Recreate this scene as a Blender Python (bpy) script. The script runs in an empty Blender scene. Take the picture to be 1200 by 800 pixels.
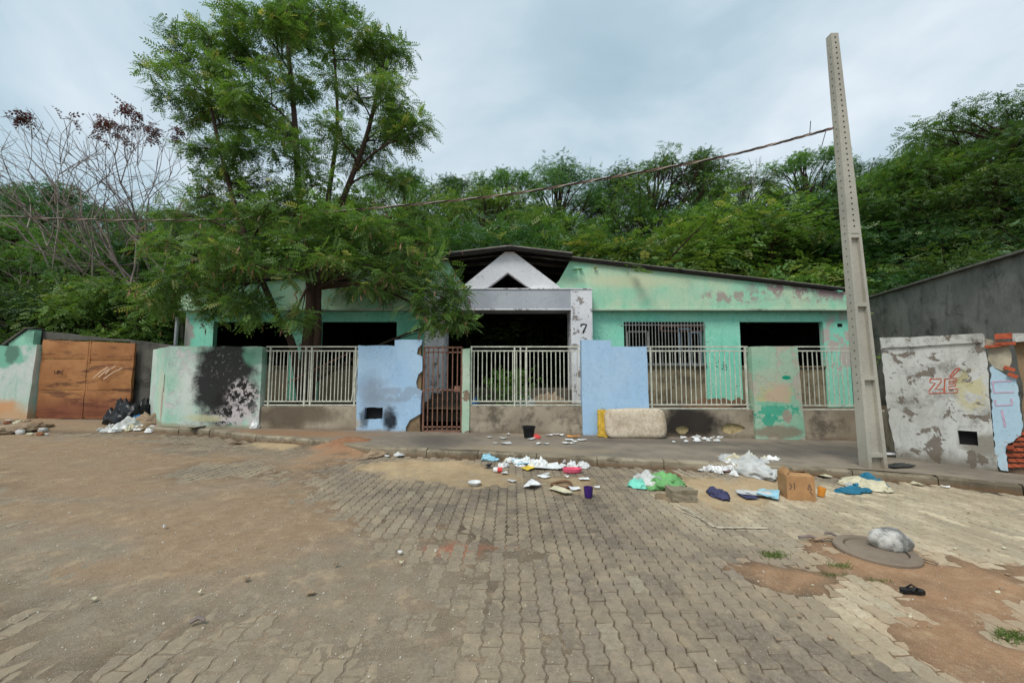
import bpy, bmesh, math, random
import numpy as np
from mathutils import Vector, Matrix
from mathutils.geometry import delaunay_2d_cdt
R = math.radians
sc = bpy.context.scene
col = sc.collection
random.seed(7)

# ------------------------------------------------------------------ camera
F, CX, CY, PITCH, EYE = 450.0, 600.0, 400.0, R(4.45), 1.5
cam_d = bpy.data.cameras.new('camera'); cam = bpy.data.objects.new('camera', cam_d); col.objects.link(cam)
cam_d.sensor_width = 36; cam_d.lens = F / 1200 * 36; cam_d.clip_end = 2000; cam_d.clip_start = .05
cam.location = (0, 0, EYE); cam.rotation_euler = (R(90) + PITCH, 0, 0)
sc.camera = cam
sc.render.engine = 'CYCLES'
sc.view_settings.view_transform = 'Standard'; sc.view_settings.look = 'None'
sc.view_settings.gamma = 1; sc.view_settings.use_curve_mapping = False
sc.view_settings.exposure = 0.7

# ------------------------------------------------------------------ world: overcast sky, and a weak veiled sun
SUN_EL, SUN_AZ = R(56), R(212)          # azimuth clockwise from +Y
w = bpy.data.worlds.new('World'); sc.world = w; w.use_nodes = True
nt = w.node_tree; nt.nodes.clear()
def wn(t, **k):
    n = nt.nodes.new(t)
    for a, b in k.items(): setattr(n, a, b)
    return n
sky = wn('ShaderNodeTexSky', sky_type='NISHITA', sun_disc=False, sun_elevation=SUN_EL, sun_rotation=SUN_AZ,
         air_density=1.2, dust_density=2.0, ozone_density=1.5)
tc = wn('ShaderNodeTexCoord'); sep = wn('ShaderNodeSeparateXYZ'); nt.links.new(tc.outputs['Generated'], sep.inputs[0])
zz = wn('ShaderNodeMath', operation='MAXIMUM'); nt.links.new(sep.outputs['Z'], zz.inputs[0]); zz.inputs[1].default_value = 0.0
za = wn('ShaderNodeMath', operation='ADD'); nt.links.new(zz.outputs[0], za.inputs[0]); za.inputs[1].default_value = .28
dx = wn('ShaderNodeMath', operation='DIVIDE'); nt.links.new(sep.outputs['X'], dx.inputs[0]); nt.links.new(za.outputs[0], dx.inputs[1])
dy = wn('ShaderNodeMath', operation='DIVIDE'); nt.links.new(sep.outputs['Y'], dy.inputs[0]); nt.links.new(za.outputs[0], dy.inputs[1])
cb = wn('ShaderNodeCombineXYZ'); nt.links.new(dx.outputs[0], cb.inputs[0]); nt.links.new(dy.outputs[0], cb.inputs[1]); cb.inputs[2].default_value = 3.7
n1 = wn('ShaderNodeTexNoise'); n1.inputs['Scale'].default_value = .8; n1.inputs['Detail'].default_value = 6; n1.inputs['Roughness'].default_value = .52; n1.inputs['Distortion'].default_value = .5
nt.links.new(cb.outputs[0], n1.inputs['Vector'])
cr = wn('ShaderNodeValToRGB'); nt.links.new(n1.outputs['Fac'], cr.inputs[0])
e = cr.color_ramp.elements
e[0].position = .30; e[0].color = (2.15, 3.05, 3.6, 1)
e[1].position = .70; e[1].color = (6.3, 6.6, 6.9, 1)
m_ = e.new(.48); m_.color = (3.2, 4.15, 4.7, 1)
mx = wn('ShaderNodeMix', data_type='RGBA'); mx.inputs['Factor'].default_value = .88
nt.links.new(sky.outputs[0], mx.inputs['A']); nt.links.new(cr.outputs[0], mx.inputs['B'])
bg = wn('ShaderNodeBackground'); bg.inputs['Strength'].default_value = .1
nt.links.new(mx.outputs['Result'], bg.inputs['Color'])
wo = wn('ShaderNodeOutputWorld'); nt.links.new(bg.outputs[0], wo.inputs['Surface'])

sl = bpy.data.lights.new('sun', 'SUN'); sl.energy = 1.5; sl.angle = R(22); sl.color = (1, .96, .9)
so = bpy.data.objects.new('sun', sl); col.objects.link(so); so.location = (-8, -20, 30)
sd = Vector((math.sin(SUN_AZ) * math.cos(SUN_EL), math.cos(SUN_AZ) * math.cos(SUN_EL), math.sin(SUN_EL)))
so.rotation_euler = (-sd).to_track_quat('-Z', 'Y').to_euler()

# ------------------------------------------------------------------ geometry of the place
SLOPE = -.02
def zr(x): return SLOPE * max(-22, min(22, x))          # the street falls gently to the right
def ray(x, y):
    u = (x - CX) / F; v = (CY - y) / F
    return u, math.cos(PITCH) - v * math.sin(PITCH), math.sin(PITCH) + v * math.cos(PITCH)
def gr(x, y, dz=0.0):                                    # survey of the photo: pixel -> point on the street plane
    r = ray(x, y); t = (dz - EYE) / (r[2] - SLOPE * r[0]); return Vector((t * r[0], t * r[1], EYE + t * r[2]))
def at(x, y, Y):                                         # pixel -> point on the plane at distance Y
    r = ray(x, y); t = Y / r[1]; return Vector((t * r[0], Y, EYE + t * r[2]))
def px(p):
    d = p[1] * math.cos(PITCH) + (p[2] - EYE) * math.sin(PITCH); v = -p[1] * math.sin(PITCH) + (p[2] - EYE) * math.cos(PITCH)
    return CX + F * p[0] / d, CY - F * v / d, d

# numpy value noise
_rs = np.random.RandomState(11); _T = _rs.rand(64, 64)
def vn(x, y):
    xi = np.floor(x).astype(int); yi = np.floor(y).astype(int); fx = x - xi; fy = y - yi
    fx = fx * fx * (3 - 2 * fx); fy = fy * fy * (3 - 2 * fy)
    a = _T[xi % 64, yi % 64]; b = _T[(xi + 1) % 64, yi % 64]; c = _T[xi % 64, (yi + 1) % 64]; d = _T[(xi + 1) % 64, (yi + 1) % 64]
    return (a * (1 - fx) + b * fx) * (1 - fy) + (c * (1 - fx) + d * fx) * fy
def fbm(x, y, s=1.0, o=4):
    x = np.asarray(x, float) * s; y = np.asarray(y, float) * s; t = 0; a = .5; n = 0
    for i in range(o):
        t = t + a * vn(x + 17.3 * i, y + 9.1 * i); n += a; a *= .5; x = x * 2.03; y = y * 2.03
    return t / n
def f1(x, y, s=1.0, o=3): return float(fbm(np.array([x]), np.array([y]), s, o)[0])
def sdist(X, Y, poly):                                   # signed distance, positive inside
    P = np.array([(p[0], p[1]) for p in poly]); d = np.full(X.shape, 1e9); ins = np.zeros(X.shape, bool)
    for i in range(len(P)):
        a = P[i]; b = P[(i + 1) % len(P)]; e = b - a
        t = np.clip(((X - a[0]) * e[0] + (Y - a[1]) * e[1]) / (e @ e + 1e-9), 0, 1)
        d = np.minimum(d, np.hypot(X - a[0] - t * e[0], Y - a[1] - t * e[1]))
        cnd = ((a[1] > Y) != (b[1] > Y)) & (X < (b[0] - a[0]) * (Y - a[1]) / (b[1] - a[1] + 1e-12) + a[0])
        ins ^= cnd
    return np.where(ins, d, -d)
def sst(a, b, x):
    t = np.clip((x - a) / (b - a), 0, 1); return t * t * (3 - 2 * t)

# ------------------------------------------------------------------ objects and tags
def tag(o, label=None, cat=None, group=None, kind=None):
    if label: o['label'] = label
    if cat: o['category'] = cat
    if group: o['group'] = group
    if kind: o['kind'] = kind
    return o
def thing(name, label, cat, loc=(0, 0, 0), group=None):
    o = bpy.data.objects.new(name, None); col.objects.link(o); o.location = loc; o.empty_display_size = .2
    return tag(o, label, cat, group)
def root_of(o):
    while o.parent: o = o.parent
    return o
class MB:
    def __init__(s): s.v = []; s.f = []
    def add(s, vs, fs):
        n = len(s.v); s.v += [tuple(p) for p in vs]; s.f += [tuple(i + n for i in f) for f in fs]; return s
    def box(s, a, b):
        x0, y0, z0 = a; x1, y1, z1 = b
        return s.add([(x0, y0, z0), (x1, y0, z0), (x1, y1, z0), (x0, y1, z0), (x0, y0, z1), (x1, y0, z1), (x1, y1, z1), (x0, y1, z1)],
                     [(3, 2, 1, 0), (4, 5, 6, 7), (0, 1, 5, 4), (1, 2, 6, 5), (2, 3, 7, 6), (3, 0, 4, 7)])
    def bar(s, a, b, wx, wy=None, up=(0, 0, 1)):
        a = Vector(a); b = Vector(b); d = (b - a).normalized(); u = Vector(up)
        if abs(d.dot(u)) > .95: u = Vector((0, 1, 0))
        p = d.cross(u).normalized() * wx * .5; q = d.cross(p).normalized() * (wy or wx) * .5
        vs = [c + i * p + j * q for c in (a, b) for i, j in ((-1, -1), (1, -1), (1, 1), (-1, 1))]
        return s.add(vs, [(0, 1, 2, 3), (7, 6, 5, 4), (0, 4, 5, 1), (1, 5, 6, 2), (2, 6, 7, 3), (3, 7, 4, 0)])
    def tube(s, pts, rad, sides=6, caps=True):
        pts = [Vector(p) for p in pts]; n = len(pts); vs = []
        if not hasattr(rad, '__len__'): rad = [rad] * n
        for i, p in enumerate(pts):
            d = (pts[min(i + 1, n - 1)] - pts[max(i - 1, 0)])
            d = d.normalized() if d.length > 1e-9 else Vector((0, 0, 1))
            u = Vector((0, 0, 1)) if abs(d.z) < .9 else Vector((1, 0, 0))
            a = d.cross(u).normalized(); b = a.cross(d)
            for k in range(sides):
                t = 2 * math.pi * k / sides; vs.append(p + (a * math.cos(t) + b * math.sin(t)) * rad[i])
        fs = [(i * sides + k, i * sides + (k + 1) % sides, (i + 1) * sides + (k + 1) % sides, (i + 1) * sides + k) for i in range(n - 1) for k in range(sides)]
        if caps: fs += [tuple(range(sides - 1, -1, -1)), tuple(range((n - 1) * sides, n * sides))]
        return s.add(vs, fs)
    def lathe(s, c, prof, sides=20, sx=1, sy=1):
        vs = []; m = len(prof)
        for r, z in prof:
            for k in range(sides):
                t = 2 * math.pi * k / sides; vs.append((c[0] + r * sx * math.cos(t), c[1] + r * sy * math.sin(t), c[2] + z))
        fs = [(i * sides + k, i * sides + (k + 1) % sides, (i + 1) * sides + (k + 1) % sides, (i + 1) * sides + k) for i in range(m - 1) for k in range(sides)]
        return s.add(vs, fs)
    def slab(s, outline, holes, O, U, V, T):
        """a flat slab with holes: 2-D outline (u,v) mapped by O + u*U + v*V, thickness vector T (backwards)"""
        O = Vector(O); U = Vector(U); V = Vector(V); T = Vector(T)
        pts = []; faces = []
        for lp in [outline] + holes:
            faces.append(list(range(len(pts), len(pts) + len(lp)))); pts += [Vector((p[0], p[1])) for p in lp]
        v2, _, tris, _, _, _ = delaunay_2d_cdt(pts, [], faces, 1, 1e-6)
        def inside(c, lp):
            r = False
            for i in range(len(lp)):
                a, b = lp[i], lp[i - 1]
                if (a[1] > c[1]) != (b[1] > c[1]) and c[0] < (b[0] - a[0]) * (c[1] - a[1]) / (b[1] - a[1]) + a[0]: r = not r
            return r
        if holes:
            tris = [t for t in tris if not any(inside((sum(v2[i].x for i in t) / len(t), sum(v2[i].y for i in t) / len(t)), h) for h in holes)]
        n = len(v2); vs = [O + U * p.x + V * p.y for p in v2]; vs += [p + T for p in vs]
        cnt = {}
        for t in tris:
            for i in range(len(t)): cnt.setdefault(frozenset((t[i], t[(i + 1) % len(t)])), []).append((t[i], t[(i + 1) % len(t)]))
        flip = U.cross(V).dot(T) > 0
        fs = []
        for t in tris:
            t = tuple(t); fs.append(t[::-1] if flip else t); b = tuple(i + n for i in t); fs.append(b if flip else b[::-1])
        for e_, l in cnt.items():
            if len(l) == 1:
                a, b = l[0]; q = (b, a, a + n, b + n); fs.append(q if not flip else q[::-1])
        return s.add(vs, fs)
    def mesh(s, name, off=(0, 0, 0), smooth=False, fixn=False):
        m = bpy.data.meshes.new(name); o = Vector(off)
        m.from_pydata([(p[0] - o.x, p[1] - o.y, p[2] - o.z) for p in s.v], [], s.f)
        if fixn:
            b = bmesh.new(); b.from_mesh(m); bmesh.ops.recalc_face_normals(b, faces=b.faces); b.to_mesh(m); b.free()
        if smooth: m.polygons.foreach_set('use_smooth', [True] * len(m.polygons))
        m.update(); return m
    def obj(s, name, mat, parent=None, smooth=False, base=None, fixn=False):
        off = Vector((0, 0, 0))
        if parent: off = root_of(parent).location
        elif base is not None: off = Vector(base)
        m = s.mesh(name, off, smooth, fixn); m.materials.append(mat)
        o = bpy.data.objects.new(name, m); col.objects.link(o)
        if parent: o.parent = parent
        elif base is not None: o.location = off
        return o
def inst(src, parent, delta):                            # copy of a part, moved by delta; shares the mesh
    c = src.copy(); col.objects.link(c); c.parent = parent; c.location = Vector(src.location) + Vector(delta); return c
def copy_tree(o, parent=None):
    c = o.copy(); col.objects.link(c); c.parent = parent
    for ch in list(o.children): copy_tree(ch, c)
    return c
def rough_line(pts, step=.25, amp=.012, seed=0, closed=True):
    """subdivide an outline and make it uneven"""
    out = []; n = len(pts); rnd = random.Random(seed)
    for i in range(n if closed else n - 1):
        a = Vector(pts[i]); b = Vector(pts[(i + 1) % n]); k = max(1, int((b - a).length / step))
        for j in range(k):
            p = a.lerp(b, j / k)
            out.append((p.x + rnd.uniform(-amp, amp), p.y + rnd.uniform(-amp, amp)))
    return out

# ------------------------------------------------------------------ materials
def s(r, g, b):
    f = lambda c: ((c / 255 + .055) / 1.055) ** 2.4 if c > 10 else c / 255 / 12.92
    return (f(r), f(g), f(b), 1)
class G:
    def __init__(g, name):
        g.mat = bpy.data.materials.new(name); g.mat.use_nodes = True; g.t = g.mat.node_tree; g.t.nodes.clear()
        g.o = g.t.nodes.new('ShaderNodeOutputMaterial'); g._p = None
    def n(g, t, **k):
        x = g.t.nodes.new(t)
        for a, b in k.items(): setattr(x, a, b)
        return x
    def put(g, sock, v):
        if hasattr(v, 'links') or hasattr(v, 'is_linked'): g.t.links.new(v, sock)
        else: sock.default_value = v
    def pos(g):
        if g._p is None: g._p = g.n('ShaderNodeNewGeometry').outputs['Position']
        return g._p
    def vm(g, op, a, b):
        x = g.n('ShaderNodeVectorMath', operation=op); g.put(x.inputs[0], a); g.put(x.inputs[1], b); return x.outputs['Value' if op in ('LENGTH', 'DISTANCE', 'DOT_PRODUCT') else 'Vector']
    def noise(g, scale, detail=4, rough=.6, vec=None, dist=0):
        x = g.n('ShaderNodeTexNoise'); x.inputs['Scale'].default_value = scale; x.inputs['Detail'].default_value = detail
        x.inputs['Roughness'].default_value = rough; x.inputs['Distortion'].default_value = dist
        g.put(x.inputs['Vector'], vec if vec is not None else g.pos()); return x.outputs['Fac']
    def vor(g, scale, feature='F1', vec=None, out='Distance'):
        x = g.n('ShaderNodeTexVoronoi', feature=feature); x.inputs['Scale'].default_value = scale
        g.put(x.inputs['Vector'], vec if vec is not None else g.pos()); return x.outputs[out]
    def st(g, v, a, b, lo=0., hi=1.):
        x = g.n('ShaderNodeMapRange', interpolation_type='SMOOTHSTEP'); g.put(x.inputs['Value'], v)
        x.inputs['From Min'].default_value = a; x.inputs['From Max'].default_value = b
        if a > b:
            x.inputs['From Min'].default_value = b; x.inputs['From Max'].default_value = a; lo, hi = hi, lo
        x.inputs['To Min'].default_value = lo; x.inputs['To Max'].default_value = hi; return x.outputs['Result']
    def m(g, op, a, b=0.0):
        x = g.n('ShaderNodeMath', operation=op); g.put(x.inputs[0], a); g.put(x.inputs[1], b); return x.outputs[0]
    def mix(g, f, a, b, blend='MIX'):
        x = g.n('ShaderNodeMix', data_type='RGBA', blend_type=blend); g.put(x.inputs['Factor'], f); g.put(x.inputs['A'], a); g.put(x.inputs['B'], b); return x.outputs['Result']
    def scale(g, v): return g.vm('MULTIPLY', g.pos(), v)
    def attr(g, name):
        x = g.n('ShaderNodeAttribute', attribute_name=name); return x.outputs['Color']
    def bump(g, h, strength=.4, dist=.02):
        x = g.n('ShaderNodeBump'); x.inputs['Strength'].default_value = strength; x.inputs['Distance'].default_value = dist; g.put(x.inputs['Height'], h); return x.outputs[0]
    def done(g, color, rough=.85, bump=None, metal=0., spec=.3):
        b = g.n('ShaderNodeBsdfPrincipled'); g.put(b.inputs['Base Color'], color); g.put(b.inputs['Roughness'], rough); b.inputs['Metallic'].default_value = metal
        b.inputs['Specular IOR Level'].default_value = spec
        if bump is not None: g.t.links.new(bump, b.inputs['Normal'])
        g.t.links.new(b.outputs[0], g.o.inputs['Surface']); return g.mat
    def spot(g, c, r, soft=.35, namp=.7, nsc=3., strength=1., fleck=None):
        d = g.vm('LENGTH', g.vm('DIVIDE', g.vm('SUBTRACT', g.pos(), tuple(c)), tuple(r)), (0, 0, 0))
        d = g.m('ADD', d, g.m('MULTIPLY', g.m('SUBTRACT', g.noise(nsc, 5, .65), .5), namp * 2))
        k = g.m('MULTIPLY', g.st(d, 1, 1 - soft), strength)
        if fleck: k = g.m('MULTIPLY', k, g.st(g.noise(fleck[0], 6, .7), fleck[1], fleck[1] + .03))
        return k
def simple(name, c, rough=.8, var=.25, nsc=6., metal=0., bump=.15):
    g = G(name); n = g.noise(nsc, 5, .65)
    d = tuple(x * (1 - var) for x in c[:3]) + (1,); l = tuple(min(1, x * (1 + var)) for x in c[:3]) + (1,)
    return g.done(g.mix(g.st(n, .3, .7), d, l), rough, g.bump(g.noise(nsc * 5, 3), bump, .01), metal)
def wallmat(name, base, alt, peel=None, peel_at=.62, streak=None, streak_amt=.5, grime=s(60, 58, 52), grime_at=.60, spots=(), splash=None, rough=.88, psc=2.2):
    """weathered paint on render: two tones, flaking to the coat below, run-off streaks, mildew, placed stains"""
    g = G(name)
    c = g.mix(g.st(g.noise(.9, 4, .6), .35, .65), base, alt)
    c = g.mix(g.st(g.noise(9, 5, .7), .25, .8, 0., .35), c, tuple(x * .72 for x in base[:3]) + (1,))
    if streak:
        sn = g.noise(1., 6, .68, g.scale((3.2, 3.2, .8)), 1.2)
        c = g.mix(g.m('MULTIPLY', g.st(sn, .45, .75), streak_amt), c, streak)
    h = g.noise(28, 4, .7)
    if peel:
        pn = g.noise(psc, 8, .66, dist=.4); pm = g.st(pn, peel_at, peel_at + .012)
        pc = g.mix(g.noise(7, 4), peel, tuple(x * .62 for x in peel[:3]) + (1,))
        c = g.mix(pm, c, pc); h = g.m('SUBTRACT', g.m('MULTIPLY', h, .35), g.m('MULTIPLY', pm, 1.))
    gn = g.noise(1.4, 8, .72)
    c = g.mix(g.st(gn, grime_at, grime_at + .16, 0, .75), c, grime)
    c = g.mix(g.m('MULTIPLY', g.st(g.noise(24, 5, .8), .56, .66), g.st(g.noise(2.3, 4, .6), .35, .65, .1, .8)), c, grime)
    c = g.mix(g.st(g.noise(60, 3, .8), .60, .70, 0, .35), c, tuple(min(1, x * 1.25) for x in alt[:3]) + (1,))
    for sp in spots:
        c = g.mix(g.spot(*sp[0], **sp[2]) if len(sp) > 2 else g.spot(*sp[0]), c, sp[1])
    if splash:                                           # soil thrown up by rain: (z, height, colour)
        z = g.n('ShaderNodeSeparateXYZ'); g.put(z.inputs[0], g.pos())
        zx = g.m('SUBTRACT', z.outputs['Z'], g.m('MULTIPLY', z.outputs['X'], SLOPE))
        zz_ = g.m('ADD', zx, g.m('MULTIPLY', g.m('SUBTRACT', g.noise(2.2, 6, .7), .5), splash[1] * 1.6))
        c = g.mix(g.st(zz_, splash[0] + splash[1], splash[0], 0, .8), c, splash[2])
    return g.done(c, rough, g.bump(h, .55, .012), spec=.2)

# ================================================================== GROUND
def gpoly(*p): return [gr(*q) for q in p]
CRUST = gpoly((-60, 505), (380, 527), (400, 535), (250, 552), (330, 590), (440, 620), (520, 665), (590, 760), (640, 870), (250, 870), (200, 780), (160, 710), (80, 672), (-80, 640))
SOIL = [gpoly((880, 662), (960, 640), (1010, 652), (1100, 664), (1260, 672), (1260, 735), (1090, 694), (980, 692), (930, 690)),
        gpoly((1065, 728), (1150, 742), (1260, 770), (1260, 820), (1120, 765)),
        gpoly((375, 520), (420, 512), (450, 522), (440, 536), (390, 540))]
SAND = [gpoly((415, 545), (480, 537), (570, 540), (605, 555), (600, 572), (540, 572), (450, 562)),
        gpoly((770, 560), (870, 556), (930, 566), (925, 592), (840, 600), (790, 586)),
        gpoly((640, 560), (690, 562), (690, 578), (645, 578)),
        gpoly((300, 515), (360, 518), (340, 530), (250, 524))]
PALE = gpoly((760, 555), (1000, 560), (1300, 590), (1300, 800), (1160, 790), (1000, 735), (930, 690), (840, 620), (790, 590))
DAMP = gpoly((560, 545), (720, 552), (700, 600), (640, 680), (600, 720), (560, 640), (430, 570))
def fields(X, Y):
    n = fbm(X, Y, .9, 5) - .5; n2 = fbm(X + 31, Y + 7, 3.1, 4) - .5
    cr_ = sst(-1.1, .7, sdist(X, Y, CRUST) + n * 2.2 + n2 * .8)
    so_ = np.zeros(X.shape)
    for p in SOIL: so_ = np.maximum(so_, sst(-.30, .34, sdist(X, Y, p) + n * 1.0 + n2 * 1.1))
    sa_ = np.zeros(X.shape)
    for p in SAND: sa_ = np.maximum(sa_, sst(-.15, .22, sdist(X, Y, p) + n * .7 + n2 * .6))
    pa_ = sst(-.3, .3, sdist(X, Y, PALE) + n * 1.6 + n2 * .8)
    da_ = sst(-.5, .5, sdist(X, Y, DAMP) + n * 1.8)
    far = sst(8.2, 8.9, Y) * sst(-6.5, -7.5, X)          # packed earth in front of the metal gate
    cr_ = np.maximum(cr_, far)
    cover = np.clip(np.maximum(np.maximum(cr_, so_), sa_ * .9), 0, 1)
    return cr_, so_, sa_, pa_, da_, cover

# --- the base ground out to the horizon
m = MB(); xs = [-400, -120, -40, -22, -8, 8, 22, 40, 120, 400]; ys = [-400, -60, -10, 0, 12, 60, 400]
for y in ys:
    for x in xs: m.v.append((x, y, zr(x) - .11))
for j in range(len(ys) - 1):
    for i in range(len(xs) - 1): a = j * len(xs) + i; m.f.append((a, a + 1, a + len(xs) + 1, a + len(xs)))
g = G('earth'); M_earth = g.done(g.mix(g.noise(.8, 6), s(150, 112, 84), s(118, 96, 76)), .95, g.bump(g.noise(12, 6), .5, .03))
tag(m.obj('ground', M_earth), 'brown earth ground stretching under the street and the plots', kind='structure')

# --- road bed: packed dirt and sand that fills the joints and buries part of the paving
STEP = .055
gx = np.arange(-17, 11.5, STEP); gy = np.concatenate([np.arange(-1.6, .6, .2), np.arange(.6, 10.9, STEP)])
X, Y = np.meshgrid(gx, gy); cr_, so_, sa_, pa_, da_, cov = fields(X, Y)
fine = fbm(X, Y, 7.0, 3) - .5
mc = gr(411, 524); mound = np.exp(-(((X - mc.x) / .50) ** 2 + ((Y - mc.y - .1) / .40) ** 2)) * (.7 + .6 * fbm(X, Y, 4, 4))
Z = SLOPE * X - .010 + .0145 * cov + fine * .010 * (.35 + cov) + (fbm(X, Y, .5, 3) - .5) * .016 * cov + so_ * .012 * np.clip(fbm(X, Y, 5, 3) * 2 - .6, 0, 1) + mound * .17
tan = np.array(s(152, 138, 118)[:3]); tan2 = np.array(s(138, 127, 111)[:3]); org = np.array(s(178, 138, 104)[:3]); ora = np.array(s(160, 132, 103)[:3]); snd = np.array(s(201, 176, 138)[:3]); joint = np.array(s(84, 73, 61)[:3])
nA = fbm(X + 5, Y + 2, .55, 5)[..., None]; nB = sst(.42, .62, fbm(X * .55 + 40, Y * 1.3 + 11, .8, 5))[..., None]
C = tan * nA + tan2 * (1 - nA); C = C * (1 - nB * .7) + ora * nB * .7
C = joint * (1 - cr_[..., None]) + C * cr_[..., None]
pj = (pa_ * (1 - cr_))[..., None]; C = C * (1 - pj * .12) + np.array(s(150, 126, 98)[:3]) * pj * .12
C = C * (1 - sa_[..., None] * .9) + snd * sa_[..., None] * .9
C = C * (1 - so_[..., None] * .9) + org * so_[..., None] * .9
dm = (da_ * .25)[..., None]; C = C * (1 - dm)
rd = np.hypot((X - gr(536, 645).x) / .30, (Y - gr(536, 645).y) / .17) + (fbm(X, Y, 5, 3) - .5) * .9   # spilled red powder
rd2 = np.hypot((X - gr(566, 640).x) / .34, (Y - gr(566, 640).y) / .06) + (fbm(X, Y, 5, 3) - .5) * .9
mo = np.clip(mound * 1.6, 0, 1)[..., None]; C = C * (1 - mo * .85) + np.array(s(148, 100, 72)[:3]) * mo * .85
red = np.maximum(sst(1.0, .55, rd), sst(1., .5, rd2) * .6)[..., None]; C = C * (1 - red * .55) + np.array(s(186, 104, 76)[:3]) * red * .55
nx, ny = len(gx), len(gy)
vs = np.stack([X, Y, Z], -1).reshape(-1, 3)
idx = np.arange(nx * ny).reshape(ny, nx)
fs = np.stack([idx[:-1, :-1], idx[:-1, 1:], idx[1:, 1:], idx[1:, :-1]], -1).reshape(-1, 4)
me = bpy.data.meshes.new('road_dirt'); me.from_pydata(vs.tolist(), [], fs.tolist())
ca = me.attributes.new('col', 'FLOAT_COLOR', 'POINT'); ca.data.foreach_set('color', np.concatenate([C.reshape(-1, 3), np.ones((nx * ny, 1))], 1).astype(np.float32).ravel())
me.polygons.foreach_set('use_smooth', [True] * len(me.polygons))
g = G('packed_dirt')
c = g.attr('col')
c = g.mix(g.st(g.noise(45, 4, .75), .35, .75, 0, .45), c, g.mix(1., c, (.55, .52, .48, 1), 'MULTIPLY'))
v = g.vor(75, vec=g.pos())
c = g.mix(g.st(g.noise(2.2, 6, .75), .4, .7, 0, .4), c, s(150, 122, 94))
c = g.mix(g.m('MULTIPLY', g.st(v, .19, .11), g.st(g.noise(21, 2), .42, .55)), c, s(206, 198, 182))
c = g.mix(g.m('MULTIPLY', g.st(g.vor(48), .2, .1), g.st(g.noise(17, 2), .45, .6)), c, s(108, 97, 84))
c = g.mix(g.m('MULTIPLY', g.st(g.vor(120), .26, .14), .6), c, s(188, 174, 150))
c = g.mix(g.st(g.noise(8, 6, .75), .35, .7, 0, .55), c, g.mix(1., c, (.70, .66, .60, 1), 'MULTIPLY')); c = g.mix(g.st(g.noise(5, 6, .8), .5, .72, 0, .45), c, s(196, 172, 138))
M_dirt = g.done(c, .92, g.bump(g.m('ADD', g.noise(60, 4, .7), g.m('MULTIPLY', g.st(v, .22, .1), .8)), .55, .012), spec=.25)
me.materials.append(M_dirt)
road = bpy.data.objects.new('road', me); col.objects.link(road); tag(road, 'street of worn paving blocks half buried in packed dirt', kind='structure')

# --- paving blocks: 22 x 11 cm with zigzag long sides, columns running away from the viewer
PL, PW, GAP = .222, .112, .0065
def outline(ins=0.0):
    hx = PW / 2 - GAP / 2 - ins; hy = PL / 2 - GAP / 2 - ins; k = .0085
    zig = [(-1, 0), (-.75, k), (-.5, 0), (-.25, -k), (0, 0), (.25, k), (.5, 0), (.75, -k), (1, 0)]
    r = [(hx + d, hy * t) for t, d in zig]; l = [(-hx + d, hy * t) for t, d in zig]
    return r + l[::-1]
def paver_geo(rnd):
    n = 18; a = outline(.005); b = outline(0); jit = lambda q: (q[0] + rnd.uniform(-.003, .003), q[1] + rnd.uniform(-.003, .003))
    a = [jit(p) for p in a]
    v = [(p[0], p[1], rnd.uniform(-.0015, .0015)) for p in a] + [(p[0], p[1], -.006 - rnd.uniform(0, .003)) for p in b] + [(p[0], p[1], -.05) for p in b]
    f = [tuple(range(n))] + [(i, n + i, n + (i + 1) % n, (i + 1) % n) for i in range(n)] + [(n + i, 2 * n + i, 2 * n + (i + 1) % n, n + (i + 1) % n) for i in range(n)]
    return v, [q if k == 0 else q[::-1] for k, q in enumerate(f)]
g = G('paving_block')
oi = g.n('ShaderNodeObjectInfo'); c = g.mix(1., g.attr('col'), oi.outputs['Color'], 'MULTIPLY')
c = g.mix(g.st(g.noise(34, 6, .78), .38, .68, 0, .75), c, g.mix(1., c, (.6, .55, .48, 1), 'MULTIPLY'))
c = g.mix(g.st(g.noise(1.7, 6, .7), .40, .66, 0, .7), c, s(158, 142, 118)); c = g.mix(g.st(g.noise(6, 5, .7), .5, .7, 0, .6), c, s(170, 152, 124))
c = g.mix(g.m('MULTIPLY', g.st(g.vor(75), .2, .12), g.st(g.noise(15, 2), .5, .6)), c, s(200, 190, 170))
M_paver = g.done(c, .88, g.bump(g.noise(90, 4, .75), .5, .008), spec=.25)
kerb_px = [(190, 500), (245, 510), (300, 517), (385, 524), (440, 533), (560, 537), (700, 545), (860, 553), (1000, 560), (1100, 568), (1200, 580)]
KERB = [gr(*p) for p in kerb_px]; KERB[0] = Vector((-8.05, 8.62, zr(-8.05)))
d_ = (KERB[-1] - KERB[-2]).normalized(); KERB.append(KERB[-1] + d_ * 3.2)
def kerb_y(x):
    for a, b in zip(KERB[:-1], KERB[1:]):
        if a.x <= x <= b.x: return a.y + (b.y - a.y) * (x - a.x) / (b.x - a.x)
    return KERB[0].y + .1 if x < KERB[0].x else KERB[-1].y
rnd = random.Random(3); cells = []
for i in range(int(-15 / PW), int(9.4 / PW)):
    x = i * PW; off = (PL / 2 if i % 2 else 0)
    for j in range(3, 48):
        y = j * PL + off
        if y > kerb_y(x) - .09 or (y > 8.3 and x < -6.6): continue
        cells.append((x, y))
CA = np.array(cells); c1, s1, a1, p1, d1, cv = fields(CA[:, 0], CA[:, 1])
pn = fbm(CA[:, 0], CA[:, 1], 1.3, 4); vis = []
MAN = gr(1026, 648); tanm = (tan + tan2) / 2
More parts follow.
